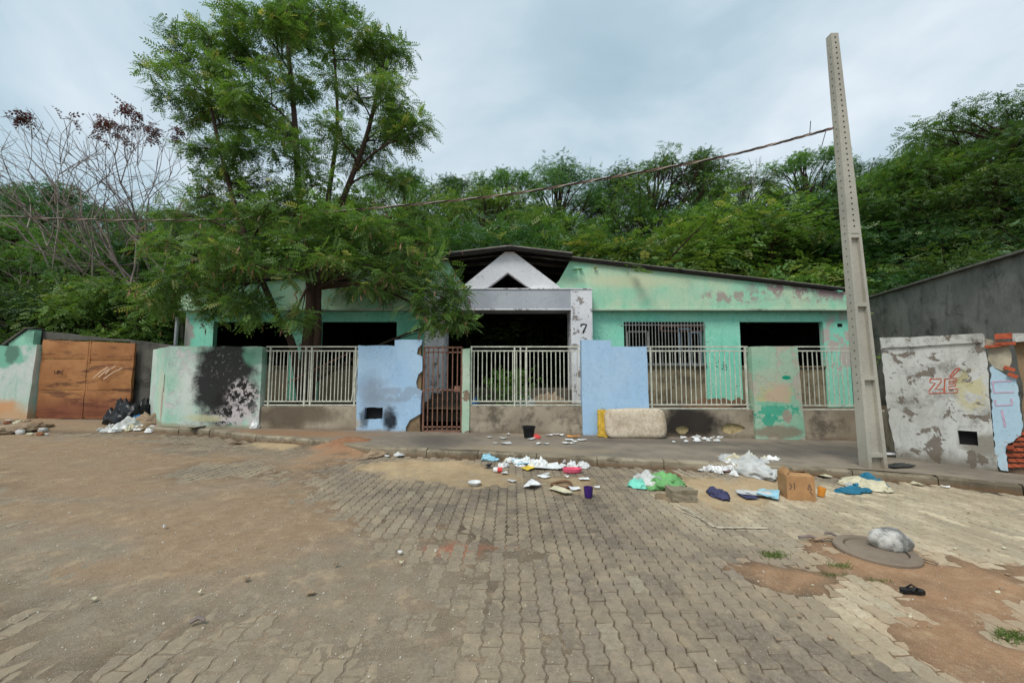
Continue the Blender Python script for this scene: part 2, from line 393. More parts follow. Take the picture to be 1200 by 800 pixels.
for k, (x, y) in enumerate(cells):
    if cv[k] > .93: continue
    if math.hypot(x - MAN.x, y - MAN.y) < .27: continue
    z = zr(x) + rnd.uniform(-.003, .003) + (f1(x, y, 1.6) - .5) * .016
    gcol = np.array(s(138, 126, 111)[:3]) * rnd.uniform(.80, 1.15)
    if rnd.random() < .025: gcol = np.array(s(158, 147, 128)[:3])
    pl = np.array(s(222, 206, 176)[:3]) * rnd.uniform(.7, 1.05)
    t = float(np.clip(p1[k] * (.6 + 1.8 * (pn[k] - .3)), 0, 1)) * rnd.uniform(.5, 1)
    cc = gcol * (1 - t) + pl * t
    t2 = float(a1[k]) * .6; cc = cc * (1 - t2) + snd * t2
    cc = cc * (1 - .22 * float(d1[k])); t3 = float(sst(.08, .75, np.array(c1[k]))) * .85; cc = cc * (1 - t3) + tanm * t3; t4 = float(s1[k]) * .8; cc = cc * (1 - t4) + org * t4
    u, v, dd = px((x, y, z))
    area = (F / dd) ** 2 * max(.05, (EYE - z) / dd) if (-5 < u < 1205 and v < 803) else 0
    vis.append((area * (1 if cv[k] < .55 else 0), x, y, z, cc))
vis.sort(key=lambda q: -q[0])
pm = []
for k in range(14):
    v, f = paver_geo(rnd); mm = bpy.data.meshes.new('paver'); mm.from_pydata(v, [], f)
    at_ = mm.attributes.new('col', 'FLOAT_COLOR', 'FACE'); at_.data.foreach_set('color', [1.] * (4 * len(f))); mm.materials.append(M_paver); pm.append(mm)
for q in vis[:300]:
    o = bpy.data.objects.new('paver', pm[rnd.randrange(14)]); col.objects.link(o); o.parent = road
    o.location = q[1:4]; o.color = tuple(float(a) for a in q[4]) + (1,); o.rotation_euler = (rnd.uniform(-.012, .012), rnd.uniform(-.018, .018) - SLOPE * -1, rnd.uniform(-.01, .01))
geos = [paver_geo(rnd) for _ in range(10)]
V = []; Fc = []; CC = []
for q in vis[300:]:
    v, f = geos[rnd.randrange(10)]; n = len(V); tx = rnd.uniform(-.015, .015); ty = rnd.uniform(-.025, .025) + SLOPE
    V += [(q[1] + p[0], q[2] + p[1], q[3] + p[2] + tx * p[1] + ty * p[0]) for p in v]; keep = f
    Fc += [tuple(i + n for i in a) for a in keep]; CC += [(float(q[4][0]), float(q[4][1]), float(q[4][2]), 1.)] * len(keep)
mm = bpy.data.meshes.new('paver_field'); mm.from_pydata(V, [], Fc); at_ = mm.attributes.new('col', 'FLOAT_COLOR', 'FACE'); at_.data.foreach_set('color', np.array(CC, np.float32).ravel())
mm.materials.append(M_paver); o = bpy.data.objects.new('paver_field', mm); col.objects.link(o); o.parent = road; o['kind'] = 'stuff'

# --- kerb
K2 = []
M_kerb = wallmat('kerb_concrete', s(168, 156, 134), s(132, 120, 100), grime=s(72, 64, 52), grime_at=.46, splash=(-.02, .10, s(120, 92, 66)))
kerb = MB(); kr = bpy.data.objects.new('kerb', None); col.objects.link(kr); tag(kr, 'worn concrete kerb along the pavement', kind='structure')
for a, b in zip(KERB[:-1], KERB[1:]):
    L = (b - a).length; n = max(1, round(L / .95)); d = (b - a).normalized(); nrm = Vector((-d.y, d.x, 0)).normalized()
    for i in range(n):
        p = a + d * (L * i / n); q = a + d * (L * (i + 1) / n)
        m = MB(); lo = -.08; hi = .118 + rnd.uniform(-.014, .014); p = p + d * .006; q = q - d * .006
        jw = rnd.uniform(-.012, .012); steps = 7; ring = []
        for t in range(steps + 1):
            c_ = p.lerp(q, t / steps); e_ = nrm * .125; wv = rnd.uniform(-.006, .006)
            f_ = c_ + nrm * (jw + wv); bb = f_ + e_
            ring.append([(f_.x, f_.y, f_.z + lo), (f_.x, f_.y, f_.z + hi - .025 + rnd.uniform(-.008, .004)), (f_.x + nrm.x * .022, f_.y + nrm.y * .022, f_.z + hi + rnd.uniform(-.006, .004)), (bb.x, bb.y, bb.z + hi), (bb.x, bb.y, bb.z + lo)])
        m.v = [x for r_ in ring for x in r_]
        m.f = [(t * 5 + k, (t + 1) * 5 + k, (t + 1) * 5 + k + 1, t * 5 + k + 1) for t in range(steps) for k in range(4)] + [(0, 1, 2, 3, 4), tuple(steps * 5 + k for k in (4, 3, 2, 1, 0))]
        m.obj('kerb_stone', M_kerb, kr)

# --- sidewalk slab
m = MB(); NA, NB = 130, 26
cum = [0]
for a, b in zip(KERB[:-1], KERB[1:]): cum.append(cum[-1] + (b - a).length)
def kpt(t):
    t *= cum[-1]
    for i in range(len(cum) - 1):
        if t <= cum[i + 1] + 1e-6: return KERB[i].lerp(KERB[i + 1], (t - cum[i]) / (cum[i + 1] - cum[i]))
    return KERB[-1]
for i in range(NA + 1):
    k = kpt(i / NA); a = Vector((k.x + .02, k.y + .125, 0)); b = Vector((max(k.x, -8.1) if k.x < 6 else k.x + (k.x - 6) * .8, 9.3, 0))
    for j in range(NB + 1):
        p = a.lerp(b, j / NB); m.v.append((p.x, p.y, zr(p.x) + .112 + (f1(p.x, p.y, 1.1) - .5) * .02 + (f1(p.x, p.y, 6) - .5) * .006))
for i in range(NA):
    for j in range(NB): a = i * (NB + 1) + j; m.f.append((a, a + NB + 1, a + NB + 2, a + 1))
g = G('sidewalk_concrete')
c = g.mix(g.st(g.noise(.9, 6, .65), .35, .65), s(118, 108, 96), s(142, 130, 114))
c = g.mix(g.st(g.noise(2.6, 6, .7), .5, .75, 0, .6), c, s(92, 82, 72))
for cx_, cy_, rx_, ry_, st_ in ((-1.4, 7.6, 1.1, .9, .55), (3.4, 8.1, 2.4, .5, .55), (6.2, 7.6, 1.6, 1.0, .6), (5.0, 7.2, 1.7, .5, .45)):
    c = g.mix(g.spot((cx_, cy_, .1), (rx_, ry_, 5), .7, .8, 2.6, st_), c, s(74, 69, 66))     # damp and oil stained
c = g.mix(g.spot((-4.6, 8.2, .1), (2.4, .6, 5), .6, .5, 2., .8), c, s(150, 116, 86))
c = g.mix(g.spot((.4, 7.0, .1), (1.9, .35, 5), .6, .6, 2., .5), c, s(158, 140, 112))
c = g.mix(g.m('MULTIPLY', g.st(g.vor(46), .17, .1), g.st(g.noise(15, 2), .5, .6)), c, s(190, 180, 160))
M_side = g.done(c, .85, g.bump(g.noise(50, 5, .7), .4, .012), spec=.3)
tag(m.obj('sidewalk', M_side, smooth=True), 'cracked grey concrete pavement', kind='structure')

# --- loose gravel and grit over the crust
V = []; Fc = []
def pebble(x, y, z, r, rn):
    n = len(V); a = rn.uniform(0, 6.3)
    V.extend([(x + r * math.cos(a + t) * rn.uniform(.6, 1.1), y + r * math.sin(a + t) * rn.uniform(.6, 1.1), z - r * .25) for t in (0, 1.57, 3.14, 4.71)])
    V.extend([(x + .5 * r * math.cos(a + t + .5), y + .5 * r * math.sin(a + t + .5), z + r * rn.uniform(.3, .6)) for t in (0, 1.57, 3.14, 4.71)])
    Fc.extend([(n + i, n + (i + 1) % 4, n + 4 + (i + 1) % 4, n + 4 + i) for i in range(4)]); Fc.append((n + 4, n + 5, n + 6, n + 7))
rn = random.Random(5)
PX = np.array([rn.uniform(-9, 8) for _ in range(30000)]); PY = np.array([.9 + 8 * rn.random() ** 1.8 for _ in range(30000)])
fl = fields(PX, PY)
for i in range(30000):
    x, y = PX[i], PY[i]
    pr = .15 + .85 * fl[0][i] + .5 * fl[1][i]
    if y > kerb_y(x) - .05 or rn.random() > pr: continue
    r = rn.choice((.0025, .003, .004, .005, .007)) * rn.uniform(.7, 1.3)
    if rn.random() < .02: r *= 2.2
    pebble(x, y, zr(x) + .012 * float(fl[5][i]) - .003, r, rn)
g = G('gravel'); M_gravel = g.done(g.mix(g.st(g.noise(23, 2), .4, .6), s(150, 138, 120), s(206, 198, 182)), .9)
mm = bpy.data.meshes.new('gravel'); mm.from_pydata(V, [], Fc); mm.materials.append(M_gravel); o = bpy.data.objects.new('gravel', mm); col.objects.link(o)
tag(o, 'small pale gravel scattered over the dirty street', 'gravel', kind='stuff')

# --- paint lines and pale mortar lines on the paving
g = G('worn_white_paint'); M_line = g.done(g.mix(g.st(g.noise(14, 5, .7), .45, .6), s(190, 179, 156), s(150, 138, 120)), .9)
def strip(pts, wd, dz=.007):
    m = MB(); P = []
    pts = [gr(*p) for p in pts]
    for a, b in zip(pts[:-1], pts[1:]):
        k = max(2, int((b - a).length / .05))
        for i in range(k): P.append(a.lerp(b, i / k))
    P.append(pts[-1])
    for i, p in enumerate(P):
        d = (P[min(i + 1, len(P) - 1)] - P[max(i - 1, 0)]).normalized(); n = Vector((-d.y, d.x, 0)); ww = wd * (.45 + .9 * f1(p.x * 3, p.y * 3, 2.5)); sft = (f1(p.x, p.y, 6) - .5) * .03
        for sgn in (-1, 1): q = p + n * (sgn * ww / 2 + sft); m.v.append((q.x, q.y, zr(q.x) + dz))
    m.f = [(2 * i, 2 * i + 2, 2 * i + 3, 2 * i + 1) for i in range(len(P) - 1)]
    o = m.obj('painted_line', M_line); o.parent = road; return o
for pts, wd in (([(793, 592), (815, 604), (838, 618)], .035), ([(800, 594), (822, 606)], .02), ([(838, 618), (900, 619)], .05), ([(800, 600), (815, 606)], .03), ([(795, 550), (815, 560)], .035)):
    strip(pts, wd)

# --- the yard between the front wall and the house
m = MB()
for j in range(12):
    for i in range(60):
        y = 8.82 + j * .22; xa_ = max(-9.3, -7.75 - (y - 8.75) * 1.08); x = xa_ + i * (11.6 - xa_) / 59; m.v.append((x, y, .62 - .012 * x + (f1(x, y, 1.2) - .5) * .18 + (f1(x, y, 5) - .5) * .05))
for j in range(11):
    for i in range(59): a = j * 60 + i; m.f.append((a, a + 1, a + 61, a + 60))
g = G('yard_soil'); M_yard = g.done(g.mix(g.noise(2.5, 6), s(96, 80, 62), s(66, 58, 46)), .95, g.bump(g.noise(20, 5), .7, .03))
tag(m.obj('yard', M_yard, smooth=True), 'dark rubbish-strewn earth of the front yard', kind='structure')

# --- hillside behind
def hill(x, y):
    base = zr(x) + .1
    t = max(0, y - 17.2)
    side = max(0., x - 10.5) if y > 9.5 else 0
    left = 1.0 if x > -11 else max(.35, 1 - (-11 - x) * .06)
    z = base + (.62 * t if t < 20 else 12.4 + (t - 20) * .12) * left + min(side * .28, 3.0) * min(1, max(0, (y - 10) / 4))
    return z + (f1(x + 50, y, .18) - .5) * 2.2 * min(1, t / 6) + (f1(x, y, .9) - .5) * .5 * min(1, t / 3)
m = MB(); HX = [-70 + i * 2.0 for i in range(71)]; HY = [10.8, 12, 14, 16, 17.2] + [18.2 + k * 1.1 for k in range(30)] + [55, 80]
for y in HY:
    for x in HX: m.v.append((x, y, hill(x, y) - .06))
n = len(HX)
for j in range(len(HY) - 1):
    for i in range(n - 1): a = j * n + i; m.f.append((a, a + 1, a + n + 1, a + n))
g = G('hillside_soil'); c = g.mix(g.st(g.noise(.35, 5, .6), .45, .6), s(78, 76, 50), s(150, 86, 54)); c = g.mix(g.st(g.noise(1.8, 5), .4, .65), c, s(70, 82, 44))
c = g.mix(g.spot((at(757, 287, 21).x, 21, at(757, 287, 21).z), (1.2, 1.8, 1.2), .3, .25, 1.2), c, s(168, 88, 52))
M_hill = g.done(c, .95, g.bump(g.noise(3, 6), .8, .2))
tag(m.obj('hillside', M_hill, smooth=True), 'steep reddish hillside overgrown with trees', kind='structure')

# ================================================================== HOUSE
def ZP(y, Y): return at(600, y, Y).z
def XP(x, Y, y=400): return at(x, y, Y).x
HF = 11.1; PF = 10.55; BF = 10.92; HB = 17.0; FLOOR = 1.0
mint = s(138, 222, 194); mint2 = s(160, 226, 200); cream = s(186, 198, 160)
soot = s(22, 20, 19); raw = s(150, 128, 118); plaster = s(176, 172, 164)
M_house = wallmat('mint_render', mint, mint2, peel=s(158, 132, 124), peel_at=.66, streak=s(84, 168, 140), streak_amt=.4, grime=s(70, 86, 76), grime_at=.62,
                  spots=[(((9.6, HF, 2.3), (.9, 1, 1.2), .5, .4, 3., .95, (3.2, .49)), s(190, 176, 168)), (((7.4, HF, 3.45), (2.2, 1, .16), .5, .6, 3., .85), s(58, 62, 58)), (((3.6, HF, 3.45), (1.2, 1, .14), .5, .6, 3., .7), s(66, 84, 76)),
                         (((-9.6, HF, 2.5), (.35, 1, .9), .2, .8, 4, .9), s(168, 156, 150))])
M_band = wallmat('faded_mint_band', s(156, 214, 182), s(196, 214, 182), peel=None, streak=s(112, 190, 158), streak_amt=.55, grime=s(96, 120, 104), grime_at=.66,
                 spots=[(((8.7, BF, 3.9), (2.3, 1, .5), .5, .4, 2., .95, (3.2, .50)), s(158, 134, 132)), (((9.6, BF, 3.9), (1.2, 1, .5), .5, .4, 2., .95, (3.6, .44)), s(150, 126, 126)), (((6.3, BF, 3.62), (1.2, 1, .26), .5, .4, 2.8, .8, (4., .5)), s(166, 142, 138)), (((3.4, BF, 4.1), (2.6, 1, .3), .8, .5, 1.5, .75), s(204, 208, 172)),
                        (((6.5, BF, 4.55), (4.5, 1, .14), .6, .6, 3., .5), s(84, 120, 104))])
M_infill = wallmat('bare_tan_render', s(150, 138, 112), s(126, 114, 92), grime=s(70, 62, 50), grime_at=.5)
M_portal = wallmat('white_portal_render', s(232, 232, 234), s(216, 216, 220), peel=s(160, 152, 146), peel_at=.57, grime=s(104, 100, 98), grime_at=.58, psc=6)
M_chev = wallmat('white_chevron_render', s(228, 228, 230), s(214, 214, 218), peel=s(160, 152, 146), peel_at=.635, grime=s(120, 116, 114), grime_at=.62, psc=4.5)
M_lintel = wallmat('grey_lintel_render', s(184, 188, 194), s(164, 168, 176), grime=s(120, 120, 122), grime_at=.58)
M_ledge = wallmat('pale_ledge', s(196, 210, 190), s(170, 190, 170), grime=s(70, 76, 68), grime_at=.52)
M_soot = simple('sooty_interior', s(26, 24, 23), .95, .4)
M_sootg = simple('smoke_stained_mint', s(44, 66, 58), .95, .5, 2)
M_roof = simple('fibre_cement_sheet', s(132, 128, 120), .9, .3, 3)
M_char = simple('charred_timber', s(24, 20, 18), .9, .4, 5)
M_floor = simple('rubble_floor', s(92, 84, 74), .95, .35, 4)
house = thing('abandoned_house', 'long single-storey mint green abandoned house with a burnt black interior', 'house', (0, HF, .5))

z_led = ZP(362, BF); z_head = ZP(377, HF); z_sill = ZP(430, HF)
xr0, xr1 = XP(690, HF, 370), XP(993, HF, 370); xl0, xl1 = XP(218, HF, 370), XP(500, HF, 370)
def X_(x): return XP(x, HF, 385)
# right and left front walls (green), with openings down to the floor that the tan infill closes below the sill
def rect(x0, z0, x1, z1): return [(x0, z0), (x1, z0), (x1, z1), (x0, z1)]
wr = MB(); wr.slab([(xr0, .45), (X_(731), .45), (X_(731), z_head), (X_(826), z_head), (X_(826), .45), (X_(867), .45), (X_(867), z_head), (X_(965), z_head), (X_(965), .45), (xr1, .45), (xr1, z_led + .1), (xr0, z_led + .1)], [], (0, HF, 0), (1, 0, 0), (0, 0, 1), (0, .16, 0))
wr.obj('front_wall', M_house, house)
wl = MB(); wl.slab([(xl0, .45), (X_(250), .45), (X_(250), z_head), (X_(340), z_head), (X_(340), .45), (X_(375), .45), (X_(375), z_head), (X_(465), z_head), (X_(465), .45), (xl1, .45), (xl1, z_led + .1), (xl0, z_led + .1)], [], (0, HF, 0), (1, 0, 0), (0, 0, 1), (0, .16, 0))
wl.obj('front_wall', M_house, house)
for a, b in ((731, 826), (867, 965), (250, 340), (375, 465)):
    m = MB(); m.box((X_(a) + .003, HF + .03, .45), (X_(b) - .003, HF + .13, z_sill)); f_ = m.obj('infill_wall', M_infill, house)
    m = MB(); m.box((X_(a) + .004, HF - .02, z_sill), (X_(b) - .004, HF + .15, z_sill + .035)); m.obj('window_sill', M_infill, f_)
# gable band above the ledge, notched open at the middle
yR = 10.45; ridge = at(597, 289, yR); eR = at(993, 334, yR); eL = Vector((2 * ridge.x - eR.x, yR, eR.z))
def roofz(x): return ridge.z + (eR.z - ridge.z) * abs(x - ridge.x) / (eR.x - ridge.x)
nr = (at(668, 302, BF), at(655, 329, BF)); nl = (at(525, 302, BF), at(540, 329, BF))
def edge(x0, x1, n=8): return [(x0 + (x1 - x0) * i / n, roofz(x0 + (x1 - x0) * i / n) - .06) for i in range(n + 1)]
m = MB(); m.slab([(1.0, z_led), (xr1 + .02, z_led)] + edge(xr1 + .02, nr[0].x) + [(nr[1].x, nr[1].z), (1.0, nr[1].z - .35)], [], (0, BF, 0), (1, 0, 0), (0, 0, 1), (0, .17, 0)); m.obj('gable_band', M_band, house)
m = MB(); m.slab([(-1.1, z_led), (-1.1, nl[1].z - .35), (nl[1].x, nl[1].z)] + edge(nl[0].x, xl0 - .02) + [(xl0 - .02, z_led)], [], (0, BF, 0), (1, 0, 0), (0, 0, 1), (0, .17, 0)); m.obj('gable_band', M_band, house)
for a, b in ((XP(694, BF), xr1 + .05), (xl0 - .05, XP(498, BF))):
    m = MB(); m.box((a, BF - .05, z_led - .045), (b, BF + .16, z_led - .003)); m.obj('drip_ledge', M_ledge, house)
# roof of corrugated sheets, edge boards, charred soffit
for sgn, e_ in ((1, eR), (-1, eL)):
    xe = e_.x + sgn * .25; m = MB(); N = 150
    for i in range(N + 1):
        y = BF - .09 + (HB + .4 - BF + .09) * i / N; wv = .018 * math.cos(i * math.pi / 2)
        for x in (ridge.x, (ridge.x + xe) / 2, xe):
            for dz in (0, -.02): m.v.append((x, y, roofz(x) + .035 + wv + dz))
    for i in range(N):
        a = i * 6; b = a + 6
        for k in (0, 2): m.f += [(a + k, a + k + 2, b + k + 2, b + k), (a + k + 1, b + k + 1, b + k + 3, a + k + 3)]
        m.f += [(a, b, b + 1, a + 1), (a + 4, a + 5, b + 5, b + 4)]
    m.f += [(0, 1, 3, 2), (2, 3, 5, 4)]
    m.obj('roof_sheet', M_roof, house, fixn=True)
    m = MB(); m.slab([(ridge.x, ridge.z + .01), (xe, roofz(xe) + .01), (xe, roofz(xe) - .045), (ridge.x, ridge.z - .075)] if sgn > 0 else [(ridge.x, ridge.z + .01), (ridge.x, ridge.z - .075), (xe, roofz(xe) - .045), (xe, roofz(xe) + .01)], [], (0, BF - .085, 0), (1, 0, 0), (0, 0, 1), (0, .04, 0)); m.obj('barge_board', M_char, house)
    xc = nr[0].x if sgn > 0 else nl[0].x; m = MB(); m.slab([(ridge.x, ridge.z + .05), (xc, roofz(xc) + .05), (xc, roofz(xc) + .015), (ridge.x, ridge.z + .015)] if sgn > 0 else [(ridge.x, ridge.z + .05), (ridge.x, ridge.z + .015), (xc, roofz(xc) + .015), (xc, roofz(xc) + .05)], [], (0, yR, 0), (1, 0, 0), (0, 0, 1), (0, BF - .10 - yR, 0)); m.obj('porch_roof', M_roof, house, fixn=True)
    m = MB(); m.bar((ridge.x + sgn * .02, yR + .02, ridge.z - .03), (xc, yR + .02, roofz(xc) - .03), .04, .09); m.obj('fascia', M_char, house)
    for yy in (11.25, 12., 12.9, 14.2, 15.5):
        m = MB(); m.bar((ridge.x + sgn * .05, yy, ridge.z - .07), (xe - sgn * .3, yy, roofz(xe - sgn * .3) - .07), .07, .1); m.obj('rafter', M_char, house)
m = MB(); m.bar((ridge.x, yR + .02, ridge.z + .055), (ridge.x, HB + .4, ridge.z + .055), .22, .05); m.obj('ridge_cap', M_char, house)
# shell: back wall, sides, floor, ceiling, partitions - blackened by fire
m = MB(); m.box((xl0 + .01, HB - .15, .4), (xr1 - .01, HB, 4.2)); m.obj('back_wall', M_soot, house)
m = MB(); m.slab([(HF + .1, .4), (HB - .01, .4), (HB - .01, 3.9), (HF + .1, 3.9)], [], (xl0, 0, 0), (0, 1, 0), (0, 0, 1), (.15, 0, 0)); m.obj('side_wall', M_house, house)
m = MB(); m.slab([(HF + .1, .4), (HB - .01, .4), (HB - .01, 3.9), (HF + .1, 3.9)], [], (xr1 - .15, 0, 0), (0, 1, 0), (0, 0, 1), (.15, 0, 0)); m.obj('side_wall', M_house, house)
m = MB(); m.box((xl0 + .02, HF + .05, .42), (xr1 - .02, HB - .02, FLOOR)); m.obj('floor_slab', M_floor, house)
m = MB(); m.box((xl0 + .02, HF + .17, 3.34), (xr1 - .02, HB - .16, 3.42)); m.obj('ceiling_slab', M_soot, house)
for x, dx in ((xl0 + .152, .02), (xr1 - .172, .02)):
    m = MB(); m.box((x, HF + .17, FLOOR), (x + dx, HB - .16, 3.335)); m.obj('sooty_lining', M_soot, house)
for x in (XP(500, HF), XP(690, HF), X_(357), X_(846)):
    m = MB(); m.box((x - .07, HF + .17, FLOOR), (x + .07, 14.6, 3.335)); m.obj('partition_wall', M_sootg if x in (XP(500, HF), XP(690, HF)) else M_soot, house)
# porch: portal of two piers, lintel and an inverted V on top
pxr0, pxr1 = XP(669, PF, 360), XP(694, PF, 360); pxl0, pxl1 = XP(497, PF, 360), XP(521, PF, 360); pz1 = ZP(339, PF); pz0 = ZP(363, PF)
for a, b in ((pxl0, pxl1), (pxr0, pxr1)):
    m = MB(); m.box((a, PF, .55), (b, HF + .18, pz1)); m.obj('pier', M_portal, house)
m = MB(); m.box((pxl1, PF + .003, pz0), (pxr0, HF + .18, pz1 - .004)); lin = m.obj('lintel', M_lintel, house)
m = MB(); m.box((pxl1 + .003, PF - .012, pz0 - .005), (pxr0 - .003, PF + .1, pz0 + .03)); m.obj('lintel_edge', M_portal, lin)
m = MB(); m.box((pxl0 - .02, PF - .02, pz1), (pxr1 + .02, HF, pz1 + .03)); m.obj('lintel_cap', M_portal, lin)
Vp = lambda x, y: (at(x, y, PF + .1).x, at(x, y, PF + .1).z)
zb = pz1 + .03
m = MB(); m.slab([(Vp(541, 336)[0], zb), (Vp(541, 334)[0], zb + .06), Vp(592, 295), Vp(602, 295), (Vp(656, 334)[0], zb + .06), (Vp(656, 336)[0], zb), (Vp(623, 338)[0], zb), Vp(595, 319), (Vp(569, 338)[0], zb)], [], (0, PF + .1, 0), (1, 0, 0), (0, 0, 1), (0, .22, 0)); m.obj('gable_chevron', M_chev, house)
m = MB(); m.box((pxl0 + .05, PF + .01, .5), (pxr1 - .05, HF + .06, FLOOR + .003)); m.obj('porch_floor', M_floor, house)
for k in range(4):                                       # steps behind the pedestrian gate
    m = MB(); m.box((XP(500, 9.6), 9.35 + k * .3, .3), (XP(545, 9.6), 10.54, .55 + k * .12)); m.obj('step', M_floor, house)
# house number, a dark 7
def ribbon(m, pts, wd, M4, closed=False):
    """flat brush stroke: 2-D points mapped by (O,U,V,N)"""
    O, U, V, Nn = M4; P = [Vector(p) for p in pts]
    if closed: P.append(P[0])
    L = []
    for i, p in enumerate(P):
        d = (P[min(i + 1, len(P) - 1)] - P[max(i - 1, 0)]).normalized(); n = Vector((-d.y, d.x)); L += [p + n * wd / 2, p - n * wd / 2]
    vs = [O + U * q.x + V * q.y + Nn * .006 for q in L]; vs += [O + U * q.x + V * q.y + Nn * .001 for q in L]; k = len(L)
    fs = []
    for i in range(len(P) - 1):
        a = 2 * i; fs += [(a, a + 1, a + 3, a + 2), (a, a + 2, a + 2 + k, a + k), (a + 1, a + 1 + k, a + 3 + k, a + 3)]
    fs += [(0, k, k + 1, 1), (2 * len(P) - 2, 2 * len(P) - 1, 2 * len(P) - 1 + k, 2 * len(P) - 2 + k)]
    m.add(vs, fs)
M_black = simple('black_paint_and_hollows', s(24, 23, 24), .8, .3); M_red = simple('red_paint', s(196, 92, 66), .85, .25, 14); M_pink = simple('faded_pink_paint', s(196, 168, 188), .9, .15, 14)  # black serves lettering, niche backs, and the painted-in dark of slot, vent and pole holes
q = at(684, 385, PF); m = MB(); ribbon(m, [(-.07, .11), (.0, .125), (.08, .11), (.045, .02), (.0, -.06), (-.02, -.13)], .04, (q, Vector((1, 0, 0)), Vector((0, 0, 1)), Vector((0, -1, 0)))); ribbon(m, [(-.07, .12), (-.075, .05)], .03, (q, Vector((1, 0, 0)), Vector((0, 0, 1)), Vector((0, -1, 0))))
m.obj('house_number', M_black, house)
# barred window
M_bar = simple('grey_iron', s(150, 150, 146), .7, .25, 9, .2); M_blue = simple('blue_grey_frame', s(120, 140, 156), .7, .3); M_rustb = simple('rust_frame', s(120, 84, 72), .8, .4)
a, b = X_(731), X_(826); gw = MB()
gy_ = HF - .04
for z in (z_head - .1, z_sill + .45, z_sill + .10, z_sill + .06): gw.bar((a, gy_, z), (b, gy_, z), .03, .02)
win = gw.obj('window_grille', M_bar, house)
m = MB(); m.bar((a + .05, gy_ - .012, z_sill + .036), (a + .05, gy_ - .012, z_head - .01), .016); b0 = m.obj('bar', M_bar, win)
nb = 25
for i in range(1, nb): inst(b0, win, ((b - a - .1) * i / (nb - 1), 0, 0))
for x0, x1, z0, z1, mat in ((a + .12, a + .72, z_sill + .5, z_head - .28, M_bar), (b - .72, b - .42, z_sill + .06, z_head - .2, M_blue), (b - .40, b - .1, z_sill + .06, z_head - .3, M_blue), (a + 1.1, b - .05, z_head - .26, z_head - .12, M_rustb)):
    m = MB()
    for p, q in (((x0, z0), (x1, z0)), ((x1, z0), (x1, z1)), ((x1, z1), (x0, z1)), ((x0, z1), (x0, z0))): m.bar((p[0], HF + .08, p[1]), (q[0], HF + .08, q[1]), .045, .035, (0, 1, 0))
    m.obj('window_sash', mat, house)
m = MB()
for pts in ([(839, 424), (838, 428), (841, 430)], [(847, 424), (851, 427), (846, 432), (851, 434), (852, 430), (846, 427)], [(843, 422), (842, 424)]): ribbon(m, [(at(a_, b_, HF).x, at(a_, b_, HF).z) for a_, b_ in pts], .016, (Vector((0, HF, 0)), Vector((1, 0, 0)), Vector((0, 0, 1)), Vector((0, -1, 0))))
m.obj('scrawled_mark', M_black, house)
# wall vent on the right: black plate, its inner shade put into the colour
q = at(984, 381, HF); m = MB(); m.box((q.x - .07, HF - .004, q.z - .05), (q.x + .07, HF + .02, q.z + .05)); m.obj('vent', M_black, house)

# ================================================================== FRONT WALL: piers, low walls, fences
WF = 8.75; WT = .16
z_top = ZP(406, WF); z_low = ZP(476, WF)
bluea = s(170, 204, 234); blueb = s(182, 210, 234)
M_blue_w = wallmat('sky_blue_paint', bluea, blueb, peel=s(170, 178, 184), peel_at=.70, streak=s(150, 180, 208), streak_amt=.25, grime=s(112, 122, 134), grime_at=.68,
                   spots=[(((-2.72, WF, .42), (.24, 2, .36), .6, .7, 5., .95), s(26, 25, 26)), (((-3.3, WF, .42), (.16, 2, .3), .6, .8, 5., .75), s(60, 58, 58)), (((-3.0, WF, .8), (.7, 2, .4), .9, .7, 4., .5), s(132, 140, 150)), (((-3.2, WF, 1.1), (.5, 2, .5), .9, .5, 3., .55), s(120, 120, 128)), (((-2.5, WF, .98), (.75, 2, .2), .3, .6, 3., .6, (5., .44)), s(146, 158, 172)), (((-3.6, WF, .35), (.28, 2, .22), .6, .5, 4., .8), s(176, 158, 128)), (((2.9, WF, .42), (.5, 2, .1), .6, .6, 4., .6), s(120, 126, 128))],
                   splash=(.08, .10, s(150, 128, 104)))
M_low = wallmat('stained_cement', s(180, 166, 146), s(146, 133, 115), grime=s(70, 62, 53), grime_at=.5, peel=s(172, 156, 138), peel_at=.64,
                spots=[(((4.0, WF, .35), (1.0, 2, .55), .5, .5, 2.2, .93), s(34, 31, 30)), (((-5.0, WF, .5), (1.4, 2, .3), .5, .6, 2.2, .7), s(78, 68, 54))], splash=(.06, .16, s(112, 94, 76)))
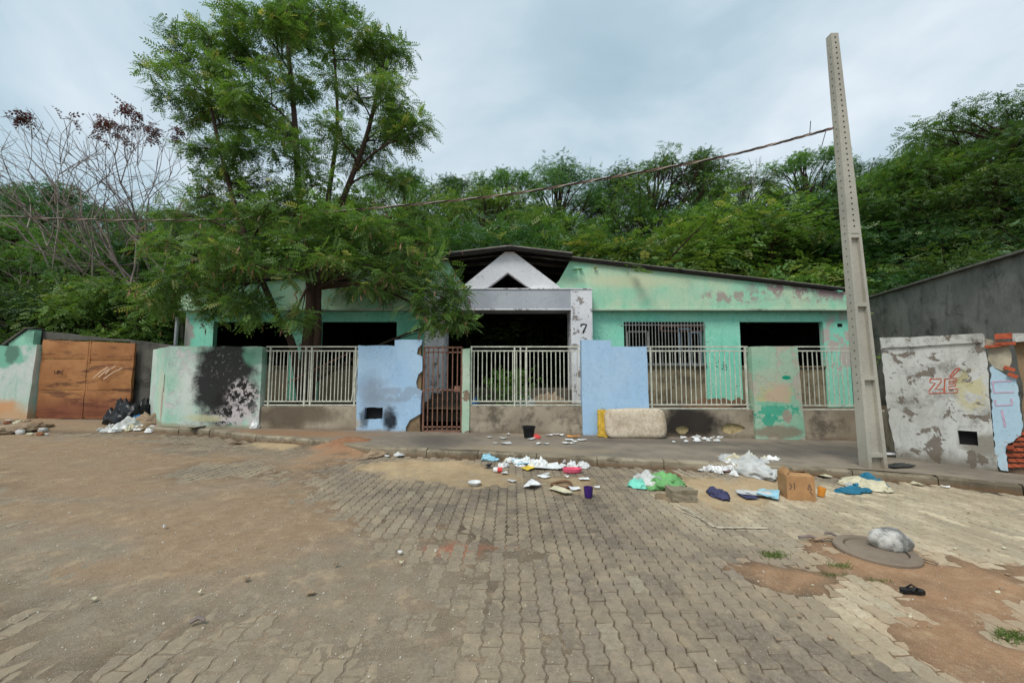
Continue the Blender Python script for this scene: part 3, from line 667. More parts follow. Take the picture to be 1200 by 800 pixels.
M_corner = wallmat('mint_corner_paint', s(156, 204, 180), s(208, 216, 208), peel=s(216, 217, 213), peel_at=.57, streak=s(190, 200, 180), streak_amt=.7, grime=s(92, 110, 98), grime_at=.64,
                   spots=[(((-7.05, WF, 1.25), (.35, 2, .65), .9, .5, 2.2, .75), s(186, 200, 194)), (((-7.25, WF, 1.2), (.4, 2, .9), .9, .5, 2.2, .8), s(212, 216, 208)), (((-6.5, WF, 1.3), (.85, 2, 1.3), .4, .4, 4.5, .97), s(34, 31, 32)), (((-5.85, WF, 1.85), (.35, 2, .3), .5, .7, 4., .8), s(104, 156, 132)), (((-6.15, WF, .85), (.55, 2, .5), .4, .9, 5., .9), s(40, 36, 36)), (((-6.45, WF, 1.5), (.6, 2, .7), .5, .4, 4., .8, (16., .60)), s(150, 142, 140)), (((-6.05, WF, 1.0), (.5, 2, .42), .5, .4, 4., .95, (7., .50)), s(192, 184, 182)), (((-6.15, WF, .5), (.75, 2, .3), .5, .4, 4., .95, (9., .47)), s(198, 188, 188)), (((-6.9, WF, .45), (.6, 2, .12), .6, .6, 3., .7), s(196, 192, 150)),
                          (((-8.3, 9.2, 1.0), (.5, .5, .7), .5, .8, 3., .7), s(196, 202, 180)), (((-8.15, 8.95, .7), (.12, .3, .5), .4, .6, 4., .8), s(170, 140, 128))],
                   splash=(.12, .10, s(150, 140, 112)))
M_pillar = wallmat('flaking_green_paint', s(140, 194, 166), s(176, 198, 172), peel=s(204, 198, 178), peel_at=.55, grime=s(104, 112, 96), grime_at=.62,
                   spots=[(((5.85, WF, 1.25), (.5, 2, .42), .5, .6, 2.5, .75), s(178, 188, 164)), (((5.9, WF, .98), (.42, 2, .22), .3, 1.5, 8., .7), s(196, 182, 132)), (((6.0, WF, 1.0), (.3, 2, .3), .3, 1.7, 9., .7), s(200, 170, 150)), (((5.9, WF, .6), (.48, 2, .14), .2, 1.6, 8., .9), s(64, 170, 140)), (((5.75, WF, .42), (.3, 2, .14), .2, 1.6, 8., .9), s(60, 164, 136)), (((6.18, WF, 1.36), (.11, 2, .05), .12, .2, 5., 1.), s(30, 150, 120)), (((5.8, WF, .78), (.4, 2, .05), .2, .5, 4., .8), s(120, 190, 160)), (((6.15, WF, .5), (.12, 2, .18), .15, .6, 5., .8), s(170, 146, 132)), (((5.9, WF, .15), (.6, 2, .18), .4, .6, 4., .9), s(142, 130, 112))])
fx = lambda x, y=440: XP(x, WF, y)
front = thing('front_boundary_wall', 'weathered low front wall with blue and green painted piers before the house', 'wall', (0, WF, .1))
def panel(name, x0, x1, tops, mat, bottom=-.25, proud=0., thick=WT, holes=(), extra=None, seed=1, amp=.006):
    out = [(x0, bottom), (x1, bottom)] + [(t[0], t[1]) for t in tops[::-1]]
    out = rough_line(out if extra is None else extra, .16, amp, seed)
    m = MB(); m.slab(out, [list(h) for h in holes], (0, WF - proud, 0), (1, 0, 0), (0, 0, 1), (0, thick + proud, 0)); return m.obj(name, mat, front)
# low walls
panel('low_wall', fx(306), fx(422), [(fx(306), z_low), (fx(422), z_low)], M_low, seed=2)
panel('low_wall', fx(549), fx(683), [(fx(549), z_low), (fx(683), z_low - .01)], M_low, seed=3)
lw = panel('low_wall', fx(757), 8.25, [(fx(757), ZP(480, WF)), (8.25, ZP(481, WF))], M_low, seed=4,
      holes=[[(at(800, 500, WF).x + .16 * math.cos(t) * (1 + .2 * math.sin(3 * t)), ZP(504, WF) + .095 * math.sin(t)) for t in [i * .63 for i in range(10)]],
             [(at(859, 500, WF).x + .25 * math.cos(t) * (1 + .15 * math.sin(2 * t + 1)), ZP(502, WF) + .12 * math.sin(t) * (1 - .25 * math.cos(t))) for t in [i * .63 for i in range(10)]]])
M_bed = simple('pale_sandy_fill', s(176, 158, 116), .95, .3, 8)
for xx, w_ in ((800, .2), (859, .3)):
    q = at(xx, 503, WF); m = MB(); m.box((q.x - w_, WF + .05, q.z - .18), (q.x + w_, WF + .12, q.z + .18)); m.obj('exposed_fill', M_bed, lw)
# piers
xa, xb, xs_ = fx(420), fx(495), XP(463, WF, 405)
brk = [(xa, -.2), (xb - .30, -.2), (xb - .34, .24), (xb - .26, .42), (xb - .12, .50), (xb - .02, .56), (xb + .0, 1.05), (xb - .10, 1.12), (xb - .13, 1.25), (xb - .08, 1.42), (xb, 1.5), (xb, 1.84), (xb - .12, 1.90), (xb - .10, 2.02), (xb - .02, 2.1), (xb, ZP(398, WF)), (xs_, ZP(398, WF)), (xs_, ZP(405, WF)), (xa, ZP(405, WF))]
hx0, hx1 = at(428, 484, WF).x, at(449, 484, WF).x
pier = panel('blue_pier', 0, 0, [], M_blue_w, proud=.05, extra=brk, seed=5, amp=.008, holes=[rough_line(rect(hx0, ZP(491, WF), hx1, ZP(477, WF)), .1, .008, 3)])
M_rubble = wallmat('broken_masonry', s(150, 128, 100), s(120, 98, 76), grime=s(70, 60, 50), grime_at=.5)
m = MB(); m.slab(rough_line([(xb - .45, -.2), (xb - .03, -.2), (xb - .04, .4), (xb - .01, 1.0), (xb - .03, ZP(400, WF)), (xb - .35, ZP(401, WF)), (xb - .4, 1.0)], .2, .02, 8), [], (0, WF - .01, 0), (1, 0, 0), (0, 0, 1), (0, WT - .03, 0)); m.obj('masonry_core', M_rubble, pier)
m = MB(); m.box((hx0 - .04, WF + .07, ZP(493, WF)), (hx1 + .04, WF + .10, ZP(475, WF))); m.obj('meter_niche', M_black, pier)  # plain black plate closing the back of the niche
M_paper = simple('dirty_white_paper', s(206, 203, 198), .8, .12, 9); 
panel('gate_post', fx(542), fx(550.5), [(fx(542), ZP(409, WF)), (fx(550.5), ZP(408, WF))], wallmat('pale_green_post', s(176, 204, 176), s(196, 210, 190), peel=s(150, 128, 110), peel_at=.6, grime=s(104, 96, 80), grime_at=.55), proud=.03, seed=6)
xa, xb, xs_ = fx(682), fx(759), XP(716, WF, 405)
panel('blue_pier', 0, 0, [], M_blue_w, proud=.05, extra=[(xa, -.3), (xb, -.3), (xb - .02, ZP(406, WF)), (xs_, ZP(406, WF)), (xs_, ZP(399, WF)), (xa - .01, ZP(398, WF))], seed=7, amp=.005)
panel('green_pier', 0, 0, [], M_pillar, proud=.06, extra=[(fx(881), -.35), (fx(938), -.35), (fx(934), z_top + .0), (fx(880), z_top)], seed=8, amp=.006)
# corner wall: front face, then turning back towards the metal gate
xa, xb = fx(198), fx(307)
panel('corner_wall', 0, 0, [], M_corner, proud=.03, extra=[(xa, -.1), (xb, -.1), (xb, z_top), (xa, z_top + .01)], seed=9)
A = Vector((xa, WF - .03, 0)); B = Vector((-9.45, 10.1, 0)); U = (B - A).normalized(); L = (B - A).length
m = MB(); m.slab(rough_line([(0.004, 0), (L, 0), (L, 2.07), (.004, z_top + .01)], .2, .006, 4), [rect(.30, 1.02, .42, 1.42)], A, U, (0, 0, 1), Vector((-U.y, U.x, 0)) * -.15); m.obj('corner_return', M_corner, front, fixn=True)
m = MB(); m.slab(rect(.2, .9, .5, 1.5), [], A + Vector((-U.y, U.x, 0)) * -.12, U, (0, 0, 1), Vector((-U.y, U.x, 0)) * -.02); m.obj('letter_slot', M_black, front)  # plate behind the slot; the dark inside is put into its black colour

M_fence = simple('cream_painted_iron', s(200, 200, 184), .7, .22, 8, .1); M_rust = simple('rusty_iron', s(134, 98, 82), .85, .35, 12, .1)
def fence(x0, x1, zt, zb_, n, label, mat=M_fence, y=WF + .06, posts=(), over=.008):
    f = thing('iron_fence', label, 'fence', ((x0 + x1) / 2, y, zb_))
    for nm, z in (('top_rail', zt), ('upper_rail', zt - .095), ('lower_rail', zb_ + .11), ('bottom_rail', zb_ + .025)):
        m = MB(); m.bar((x0, y, z), (x1, y, z), .028, .03); m.obj(nm, mat, f)
    m = MB(); m.bar((x0 + .08, y, zb_ + .118), (x0 + .08, y, zt - .102), .019, .010); b0 = m.obj('bar', mat, f)
    for i in range(1, n):
        c = inst(b0, f, ((x1 - x0 - .16) * i / (n - 1) + random.uniform(-over, over), 0, 0)); 
    for px_ in posts:
        m = MB(); m.bar((px_, y - .003, zb_ - .02), (px_, y - .003, zt + .004), .034); m.obj('post', mat, f)
    return f
fl_ = fence(fx(309), fx(421), z_top, z_low, 25, 'cream iron railing between the burnt corner wall and the stepped blue pier with the niche', posts=(fx(314), fx(356), fx(363), fx(415)))
m = MB(); m.bar((fx(327), WF + .10, ZP(452, WF)), (fx(408), WF + .10, ZP(412, WF)), .02); m.obj('loose_rod', M_rust, fl_); m = MB(); m.bar((fx(412), WF + .04, ZP(470, WF)), (fx(420), WF + .04, ZP(408, WF)), .024, .012); m.obj('bent_bar', M_fence, fl_)
fence(fx(551), fx(681), z_top, z_low, 25, 'cream iron railing in front of the porch opening', posts=(fx(552), fx(603), fx(610), fx(617)))
fence(fx(760), fx(879), z_top, ZP(480, WF), 20, 'cream iron railing below the barred window', posts=(fx(764), fx(876)))
fence(fx(934), 8.2, z_top, ZP(481, WF), 15, 'cream iron railing from the flaking green pier to the wall with red lettering', posts=(fx(937),))
# pedestrian gate
pg = thing('pedestrian_gate', 'narrow rusty barred iron gate beside the stepped blue pier', 'gate', (fx(519), WF, .18))
gx0, gx1 = fx(496.5), fx(541); gz0, gz1 = ZP(507, WF) + .03, ZP(407, WF); yg = WF + .02
m = MB()
for p, q_ in (((gx0, gz0), (gx1, gz0)), ((gx1, gz0), (gx1, gz1)), ((gx1, gz1), (gx0, gz1)), ((gx0, gz1), (gx0, gz0))): m.bar((p[0], yg, p[1]), (q_[0], yg, q_[1]), .04, .035, (0, 1, 0))
m.obj('frame', M_rust, pg)
for z in (gz1 - .11, gz0 + .10, (gz0 + gz1) / 2 - .02): m = MB(); m.bar((gx0, yg, z), (gx1, yg, z), .03, .03); m.obj('rail', M_rust, pg)
m = MB(); m.bar((gx0 + .1, yg - .004, gz0 + .02), (gx0 + .1, yg - .004, gz1 - .02), .022); b0 = m.obj('bar', M_rust, pg)
for i in range(1, 7): inst(b0, pg, ((gx1 - gx0 - .2) * i / 6, 0, 0))
m = MB(); m.box((gx1 - .16, yg - .03, (gz0 + gz1) / 2 - .06), (gx1 - .03, yg - .016, (gz0 + gz1) / 2 + .07)); m.obj('lock_plate', M_rust, pg)

# ================================================================== LEFT: metal gate, concrete wall, white wall
GY = 10.3
M_gate = (lambda g: g.done(g.mix(g.spot((-11.6, GY, .45), (3, 2, .55), .9, .5, 2., .75), g.mix(g.st(g.noise(1., 6, .7, g.scale((1.2, 1, 7))), .52, .64, 0, .8), g.mix(g.st(g.noise(1.5, 5), .35, .65), s(176, 124, 78), s(156, 104, 64)), s(92, 58, 42)), s(112, 58, 44)), .75, g.bump(g.noise(14, 4), .3, .02), spec=.3))(G('rusty_orange_steel'))
M_conc = wallmat('dark_concrete', s(108, 104, 96), s(86, 84, 78), grime=s(52, 52, 48), grime_at=.52, streak=s(66, 66, 62), streak_amt=.6)
M_whitegreen = wallmat('green_white_wall', s(206, 212, 206), s(184, 204, 190), peel=s(168, 172, 160), peel_at=.64, streak=s(120, 180, 154), streak_amt=.6, grime=s(110, 120, 110), grime_at=.62,
                       spots=[(((-13.6, 10.2, 1.95), (1.0, 2, .4), .3, .7, 2.6, .85), s(104, 178, 150)), (((-13.6, 10.2, .55), (1.1, 2, .28), .7, .5, 2., .85), s(206, 146, 92)), (((-13.3, 10.2, 2.0), (.25, 2, .35), .4, .6, 3., .6), s(70, 74, 70))], splash=(.1, .2, s(196, 150, 104)))
cw = thing('concrete_wall', 'dark mildewed concrete wall around the rusty double gate', 'wall', (-11, 10.5, .2))
XG = lambda x, y=440: XP(x, GY, y)
m = MB(); m.slab(rough_line([(XP(36, 10.5), -.1), (XP(46, 10.5), -.1), (XP(46, 10.5), ZP(397, 10.5)), (XP(155, 10.5), ZP(400.5, 10.5)), (XP(155, 10.5), -.1), (XP(215, 10.5), -.1), (XP(215, 10.5), ZP(405, 10.5)), (XP(38, 10.5), ZP(387, 10.5))], .3, .012, 3), [], (0, 10.45, 0), (1, 0, 0), (0, 0, 1), (0, .2, 0)); m.obj('wall_slab', M_conc, cw)
mg = thing('metal_double_gate', 'rusty orange sheet steel double gate with scratches', 'gate', (XG(98), GY, .2))
for x0, x1, t0, t1, bt in ((46.5, 100.5, 397.5, 400, 491), (101.5, 155, 399.5, 402, 491.5)):
    a, b = XG(x0), XG(x1); za, zb_ = ZP(t0, GY), ZP(t1, GY); zl = .25
    hz = za - zl; cuts = [zl, zl + hz * .36, zl + hz * .75, za]
    fr = MB(); fr.bar((a + .02, GY + .03, zl + .02), (a + .02, GY + .03, za), .05); fr.bar((b - .02, GY + .03, zl + .02), (b - .02, GY + .03, zb_), .05); fr.bar((a, GY + .03, zl + .02), (b, GY + .03, zl + .02), .05); leaf = fr.obj('gate_leaf_frame', M_gate, mg)
    for k in range(3):
        m = MB(); N = 14; z0, z1 = cuts[k] + .006, cuts[k + 1] - .006
        for j in range(7):
            for i in range(N + 1):
                x = a + (b - a) * i / N; tz = z0 + (z1 - z0) * j / 6
                if k == 2: tz -= (za - zb_) * (i / N) * j / 6
                edgy = .012 if j in (0, 6) else 0
                m.v.append((x, GY + edgy + (f1(x * 1.3, tz * 1.3 + 9, 1.5) - .5) * .06, tz))
        m.f = [(j * (N + 1) + i, j * (N + 1) + i + 1, (j + 1) * (N + 1) + i + 1, (j + 1) * (N + 1) + i) for j in range(6) for i in range(N)]
        m.obj('sheet_panel', M_gate, leaf, smooth=True)
m = MB(); F4 = (Vector((0, GY - .055, 0)), Vector((1, 0, 0)), Vector((0, 0, 1)), Vector((0, -1, 0)))
M_scr = simple('bare_scratch', s(206, 176, 146), .7, .2)
for (u0, v0, u1, v1) in ((112, 443, 129, 430), (118, 442, 133, 431), (124, 444, 146, 431), (126, 438, 138, 429)):
    p = at(u0, v0, GY); q = at(u1, v1, GY); ribbon(m, [(p.x, p.z), ((p.x + q.x) / 2, (p.z + q.z) / 2 + .03), (q.x, q.z)], .03, F4)
m.obj('scratches', M_scr, mg)
m = MB(); c0 = at(67, 438, GY); k = .022                     # scrawled "umc"
for st_ in ([(0, 4), (0, 1), (1, 0), (2.4, .4), (2.8, 4), (2.9, 0)], [(4, 0), (4, 4), (4.8, 3.6), (5.4, 0), (5.5, 3.4), (6.4, 3.8), (7, 0)], [(10.5, 3.2), (9.4, 4), (8.2, 2.4), (8.6, .5), (10.5, .2)]):
    ribbon(m, [(c0.x + a * k, c0.z + b * k) for a, b in st_], .016, F4)
m.obj('scrawled_lettering', M_black, mg)
lwall = thing('white_green_wall', 'white and green stained wall left of the rusty gate', 'wall', (-13.5, 10.2, .2))
lwall['label'] = 'white and green stained masonry wall with orange soil splash beside the rusty gate'
m = MB(); m.slab(rough_line([(-18, -.1), (XG(41), -.1), (XG(45), ZP(404, 10.2)), (XG(22), ZP(405, 10.2)), (-18, ZP(405, 10.2))], .25, .012, 5), [], (0, 10.2, 0), (1, 0, 0), (0, 0, 1), (0, .2, 0)); m.obj('wall_slab', M_whitegreen, lwall)
m = MB(); m.slab([(XG(10), ZP(405, 10.2)), (XG(38), ZP(405, 10.2)), (XG(38.5), ZP(386, 10.2)), (XG(31), ZP(386, 10.2)), (XG(10), ZP(402, 10.2))], [], (0, 10.24, 0), (1, 0, 0), (0, 0, 1), (0, .16, 0)); m.obj('stepped_top', simple('pale_mint_render', s(132, 184, 160), .9, .3, 3), lwall)
m = MB(); m.slab([(XG(6), ZP(404, 10.2)), (XG(30), ZP(385, 10.2)), (XG(38.8), ZP(385, 10.2)), (XG(38.8), ZP(383.5, 10.2)), (XG(29), ZP(383.5, 10.2)), (XG(2), ZP(404, 10.2))], [], (0, 10.2, 0), (1, 0, 0), (0, 0, 1), (0, .26, 0)); m.obj('coping', M_conc, lwall)
q = at(205, 405, 10.9); m = MB(); m.tube([(q.x, 10.9, .1), (q.x + .02, 10.9, ZP(372, 10.9))], .045, 10); tag(m.obj('pipe_post', simple('galvanised_pipe', s(150, 154, 156), .6, .2, 6, .4), base=(q.x, 10.9, .1)), 'thin galvanised pipe post standing behind the corner wall', 'post')

# ================================================================== RIGHT: white wall with ZE, dark boundary wall
A = Vector((6.78, 6.98, 0)); B = Vector((7.60, 5.84, 0)); U = (B - A).normalized(); NRM = Vector((U.y, -U.x, 0)); 
if NRM.dot(Vector((-1, -1, 0))) < 0: NRM = -NRM
def onw(x, y):                                           # pixel -> (u, z) on the white wall's plane
    r = Vector(ray(x, y)); t = (A - Vector((0, 0, EYE))).dot(NRM) / r.dot(NRM); p = Vector((0, 0, EYE)) + r * t; return ((p - A).dot(U), p.z)
M_white = wallmat('flaking_whitewash', s(206, 206, 200), s(190, 190, 182), peel=s(140, 130, 120), peel_at=.555, grime=s(92, 86, 76), grime_at=.5, streak=s(140, 138, 128), streak_amt=.6, psc=4.2,
                  spots=[(((7.35, 6.2, 1.2), (.2, .26, .45), .5, .5, 6., .8, (6., .48)), s(196, 186, 140)), (((7.45, 6.1, .35), (.3, .4, .25), .5, .8, 4., .7), s(110, 98, 78))], splash=(.1, .3, s(104, 92, 76)))
M_paleblue = wallmat('pale_blue_whitewash', s(178, 206, 222), s(196, 212, 218), peel=s(190, 190, 184), peel_at=.62, grime=s(140, 136, 124), grime_at=.64, psc=4)
M_brick = simple('red_brick', s(168, 84, 58), .9, .3, 9); M_mortar = simple('pale_mortar', s(168, 160, 140), .95, .25, 6)
ww = thing('whitewashed_wall', 'flaking whitewashed wall with red painted letters and broken brick end', 'wall', tuple(A))
P = lambda *l: [onw(*p) for p in l]
u158 = onw(1157, 480)[0]
out = P((1031, 396), (1100, 394), (1152, 391.5), (1153, 395), (1157, 425), (1160, 480), (1164, 520), (1170, 548), (1172, 558), (1050, 540), (1048, 520), (1044, 505), (1040, 480), (1036, 440))
nh = [onw(1122, 504), onw(1145, 505.5), onw(1146.5, 522.5), onw(1124, 521)]
m = MB(); m.slab(rough_line(out, .09, .010, 3), [nh], A, U, (0, 0, 1), -NRM * .16); ws = m.obj('wall_slab', M_white, ww, fixn=True)
c_ = [(sum(p[0] for p in nh) / 4), sum(p[1] for p in nh) / 4]
m = MB(); m.slab([(c_[0] + (p[0] - c_[0]) * 1.2, c_[1] + (p[1] - c_[1]) * 1.2) for p in nh], [], A - NRM * .09, U, (0, 0, 1), -NRM * .03); m.obj('meter_niche', M_black, ws, fixn=True)  # black plate set behind the niche opening
out = P((1160.3, 430), (1163, 428), (1172, 436), (1180, 440), (1191, 442), (1194, 470), (1198, 500), (1196, 510), (1182, 520), (1178, 530), (1182, 552), (1172, 550), (1167, 535), (1164, 505))
m = MB(); m.slab(rough_line(out, .05, .010, 4), [], A - NRM * .01, U, (0, 0, 1), -NRM * .13); pb = m.obj('pale_blue_panel', M_paleblue, ww, fixn=True)
m = MB(); m.slab(rough_line(P((1154, 397), (1182, 400), (1186, 425), (1176, 436), (1164, 430), (1159, 425)), .06, .012, 6), [], A - NRM * .05, U, (0, 0, 1), -NRM * .1); m.obj('mortar_core', M_mortar, ww, fixn=True)
m = MB(); m.slab(rough_line(P((1178, 520), (1197, 505), (1212, 500), (1214, 562), (1176, 552)), .06, .012, 7), [], A - NRM * .07, U, (0, 0, 1), -NRM * .08); m.obj('mortar_core', simple('dark_mortar', s(110, 92, 76), .95, .3), ww, fixn=True)
m = MB(); m.slab(rough_line([onw(1185, 397), (onw(1185, 397)[0] + 2.6, 2.1), (onw(1185, 397)[0] + 2.6, -.5), (onw(1199, 520)[0], -.5), onw(1196, 440)], .1, .012, 7), [], A - NRM * .13, U, (0, 0, 1), -NRM * .08); m.obj('return_wall', M_rubble, ww, fixn=True)
def brick(u, z, du, dz, out_=.02, tilt=0.):
    m = MB(); m.slab(rough_line(rect(-du / 2, -dz / 2, du / 2, dz / 2), .06, .004, int(u * 977 + z * 131)), [], A + U * u + Vector((0, 0, z)) + NRM * out_, (U * math.cos(tilt) + Vector((0, 0, 1)) * math.sin(tilt)), (Vector((0, 0, 1)) * math.cos(tilt) - U * math.sin(tilt)), -NRM * .11); return m.obj('brick', M_brick, ww, fixn=True)
for (bx_, by_, wd, ht, tl) in ((1176, 394, .17, .085, 0), (1178, 402.5, .2, .05, .05), (1164, 405.5, .16, .04, .1), (1183, 432, .11, .05, -.5), (1187, 440, .10, .05, -.6), (1184, 524, .07, .05, .2)):
    u, z = onw(bx_, by_); brick(u, z, wd, ht, .03, tl)
for r_ in range(7):
    for k in range(3):
        u, z = onw(1183 + k * 9 + (r_ % 2) * 4, 546 - r_ * 6.3)
        if onw(1179 + r_ * 2.0, 540)[0] > u: continue
        brick(u, z, .085, .045, -.035)
m = MB(); m.slab(rough_line(P((1034, 408), (1100, 404), (1152, 400.5), (1152, 391), (1100, 393.5), (1032, 396)), .12, .008, 9), [], A + NRM * .035, U, (0, 0, 1), -NRM * .22); m.obj('coping', M_white, ww, fixn=True)
m = MB(); m.slab(rough_line([onw(1187, 401), (onw(1187, 401)[0] + 2.5, 2.0), (onw(1187, 401)[0] + 2.5, 2.11), onw(1186, 391)], .12, .008, 9), [], A + NRM * .03, U, (0, 0, 1), -NRM * .2); m.obj('coping', M_white, ww, fixn=True)
# red lettering ZE and the faint letters on the blue panel
W4 = (A, U, Vector((0, 0, 1)), NRM)
m = MB()
for pts in ([(1090, 444), (1103, 443.5), (1103, 447), (1096, 456), (1106, 455.5), (1106, 460), (1089, 461), (1089, 457.5), (1096, 448.5), (1090, 448)],
            [(1107, 444), (1121, 442.5), (1121, 446), (1112, 447), (1112, 449.5), (1120, 449), (1120, 452), (1112, 452.5), (1112, 456), (1122, 455.5), (1122, 459.5), (1107, 460.5)],
            [(1113, 441), (1119, 433), (1124, 430.5), (1124.5, 432.5), (1118, 439), (1115, 441.5)]):
    ribbon(m, P(*pts), .014, W4, True)
m.obj('red_lettering', M_red, ws)
m = MB()
W5 = (A - NRM * .01, U, Vector((0, 0, 1)), NRM)
for pts in ([(1186, 446), (1163, 447), (1165, 460), (1188, 459)], [(1166, 468), (1167, 475), (1186, 474), (1185, 467)], [(1174, 480), (1178, 500)]):
    ribbon(m, P(*pts), .022, W5)
m.obj('faded_lettering', M_pink, pb)
# return of the white wall to the house plot
m = MB(); a = Vector((8.3, 8.9, 0)); d = (a - A); m.slab([(.17, -.4), (d.length, -.4), (d.length, .62), (d.length * .55, .66), (.17, 1.1)], [], A + Vector((.12, .04, 0)), d.normalized(), (0, 0, 1), Vector((d.y, -d.x, 0)).normalized() * .12); m.obj('return_wall', M_low, ww, fixn=True)
# dark lot wall
dw = thing('dark_boundary_wall', 'tall dark mildewed cement wall running back beside the house', 'wall', (11.5, 10.5, -.2))
A2 = Vector((12.35, 13.2, 0)); B2 = Vector((10.75, 7.6, 0)); B2 = A2 + (B2 - A2) * 1.75; d = (B2 - A2)
m = MB(); m.slab(rough_line([(0, -.4), (d.length, -.4), (d.length, 4.0), (0, 4.0)], .35, .012, 3), [], A2, d.normalized(), (0, 0, 1), Vector((-d.y, d.x, 0)).normalized() * .18)
m.obj('wall_slab', wallmat('mildewed_cement', s(150, 146, 139), s(120, 118, 113), grime=s(70, 69, 66), grime_at=.5, streak=s(74, 73, 71), streak_amt=.6), dw, fixn=True)
m = MB(); m.bar(A2 + Vector((0, 0, 4.03)), B2 + Vector((0, 0, 4.03)), .24, .05); m.obj('coping', simple('grey_coping', s(116, 112, 104), .9, .3), dw)

# ================================================================== UTILITY POLE and cable
PB = gr(1024, 549, .1); PT = at(975, 42, PB.y); PB.z -= .12
pole = thing('utility_pole', 'tall tapered concrete utility pole with rows of holes and recessed panels', 'pole', tuple(PB))
M_pole = wallmat('pole_concrete', s(186, 182, 168), s(172, 168, 156), grime=s(130, 124, 112), grime_at=.6, splash=(.0, .35, s(140, 124, 102)))
Hh = PT.z - PB.z
def pz(ypx): return ZP(ypx, PB.y - .12)
def ctr(z): t = (z - PB.z) / Hh; return PB.lerp(PT, t)
def hw(z): t = (z - PB.z) / Hh; return .152 * (1 - t) + .062 * t        # half width across the face
def hd(z): t = (z - PB.z) / Hh; return .085 * (1 - t) + .055 * t         # half depth
zrec = pz(272); ribs = [pz(356), pz(443), pz(534)]
m = MB()
def prism(z0, z1, x0f, x1f, y0f, y1f):
    vs = []
    for z in (z0, z1):
        c = ctr(z); W, D = hw(z), hd(z)
        vs += [(c.x + x0f * W, c.y + y0f * D, z), (c.x + x1f * W, c.y + y0f * D, z), (c.x + x1f * W, c.y + y1f * D, z), (c.x + x0f * W, c.y + y1f * D, z)]
    m.add(vs, [(3, 2, 1, 0), (4, 5, 6, 7), (0, 1, 5, 4), (1, 2, 6, 5), (2, 3, 7, 6), (3, 0, 4, 7)])
prism(zrec, PT.z, -1, 1, -1, 1)                          # solid upper shaft
prism(PB.z - .3, zrec - .002, -1, -.62, -1, 1); prism(PB.z - .3, zrec - .002, .62, 1, -1, 1)   # flanges
prism(PB.z - .3, zrec - .004, -.618, .618, -.25, .25)      # web
for z in ribs + [zrec - .04]: prism(z - .03, z + .03, -.617, .617, -.97, .97)
prism(PB.z - .3, PB.z + .06, -.616, .616, -.9, .9)
m.obj('shaft', M_pole, pole)
mh = bpy.data.meshes.new('hole'); bm = bmesh.new(); bmesh.ops.create_cone(bm, cap_ends=True, segments=8, radius1=.013, radius2=.013, depth=.006); bm.to_mesh(mh); bm.free(); mh.materials.append(M_black)  # flat black discs; the shade inside each hole is put into the colour
nh_ = 36
for i in range(nh_):
    z = zrec + .12 + (PT.z - .08 - zrec - .12) * i / (nh_ - 1); c = ctr(z)
    o = bpy.data.objects.new('hole', mh); col.objects.link(o); o.parent = pole; o.location = Vector((c.x, c.y - hd(z) - .001, z)) - PB; o.rotation_euler = (R(90), 0, 0)
for i in range(46):
    z = PB.z + 1.2 + (PT.z - .4 - PB.z - 1.2) * i / 45; c = ctr(z)
    o = bpy.data.objects.new('hole', mh); col.objects.link(o); o.parent = pole; o.location = Vector((c.x - hw(z) - .001, c.y - hd(z) * .1, z)) - PB; o.rotation_euler = (0, R(90), 0); o.scale = (.7, .7, 1)
# twisted overhead cable
cp = at(977, 150, PB.y - .05); cpts = [cp, at(850, 183, 6.5), at(720, 207, 6.9), at(600, 227, 7.4), at(470, 241, 8.1), at(285, 256, 9.3), at(140, 258, 9.5), at(0, 253, 9.6), at(-200, 238, 10.), at(-420, 215, 10.6)]
def catmull(P, k=8):
    out = []
    for i in range(len(P) - 1):
        p0, p1, p2, p3 = P[max(i - 1, 0)], P[i], P[i + 1], P[min(i + 2, len(P) - 1)]
        for j in range(k):
            t = j / k; out.append(.5 * ((2 * p1) + (p2 - p0) * t + (2 * p0 - 5 * p1 + 4 * p2 - p3) * t * t + (3 * p1 - p0 - 3 * p2 + p3) * t ** 3))
    return out + [P[-1]]
CL = catmull(cpts, 22)
cab = thing('overhead_cable', 'twisted overhead power cable strung from the concrete pole across the tree', 'cable', tuple(cp))
M_wire = [simple('black_cable', s(44, 40, 40), .6, .3), simple('brown_cable', s(128, 100, 88), .6, .3), simple('bare_wire', s(170, 160, 150), .5, .2)]
for k in range(3):
    m = MB(); pts = []
    for i, p in enumerate(CL): a = i * .9 + k * 2.094; pts.append(p + Vector((0, math.cos(a), math.sin(a))) * .014)
    m.tube(pts, .011, 5); m.obj('strand', M_wire[k], cab, smooth=True)
for (x, y, dx, dy) in ((949, 156, 1, -14), (968, 153, -5, 18)):
    p = at(x, y, PB.y - .03); q = at(x + dx, y + dy, PB.y - .03); m = MB(); m.tube([p, q], .006, 5); m.obj('wire_end', M_wire[0], cab)

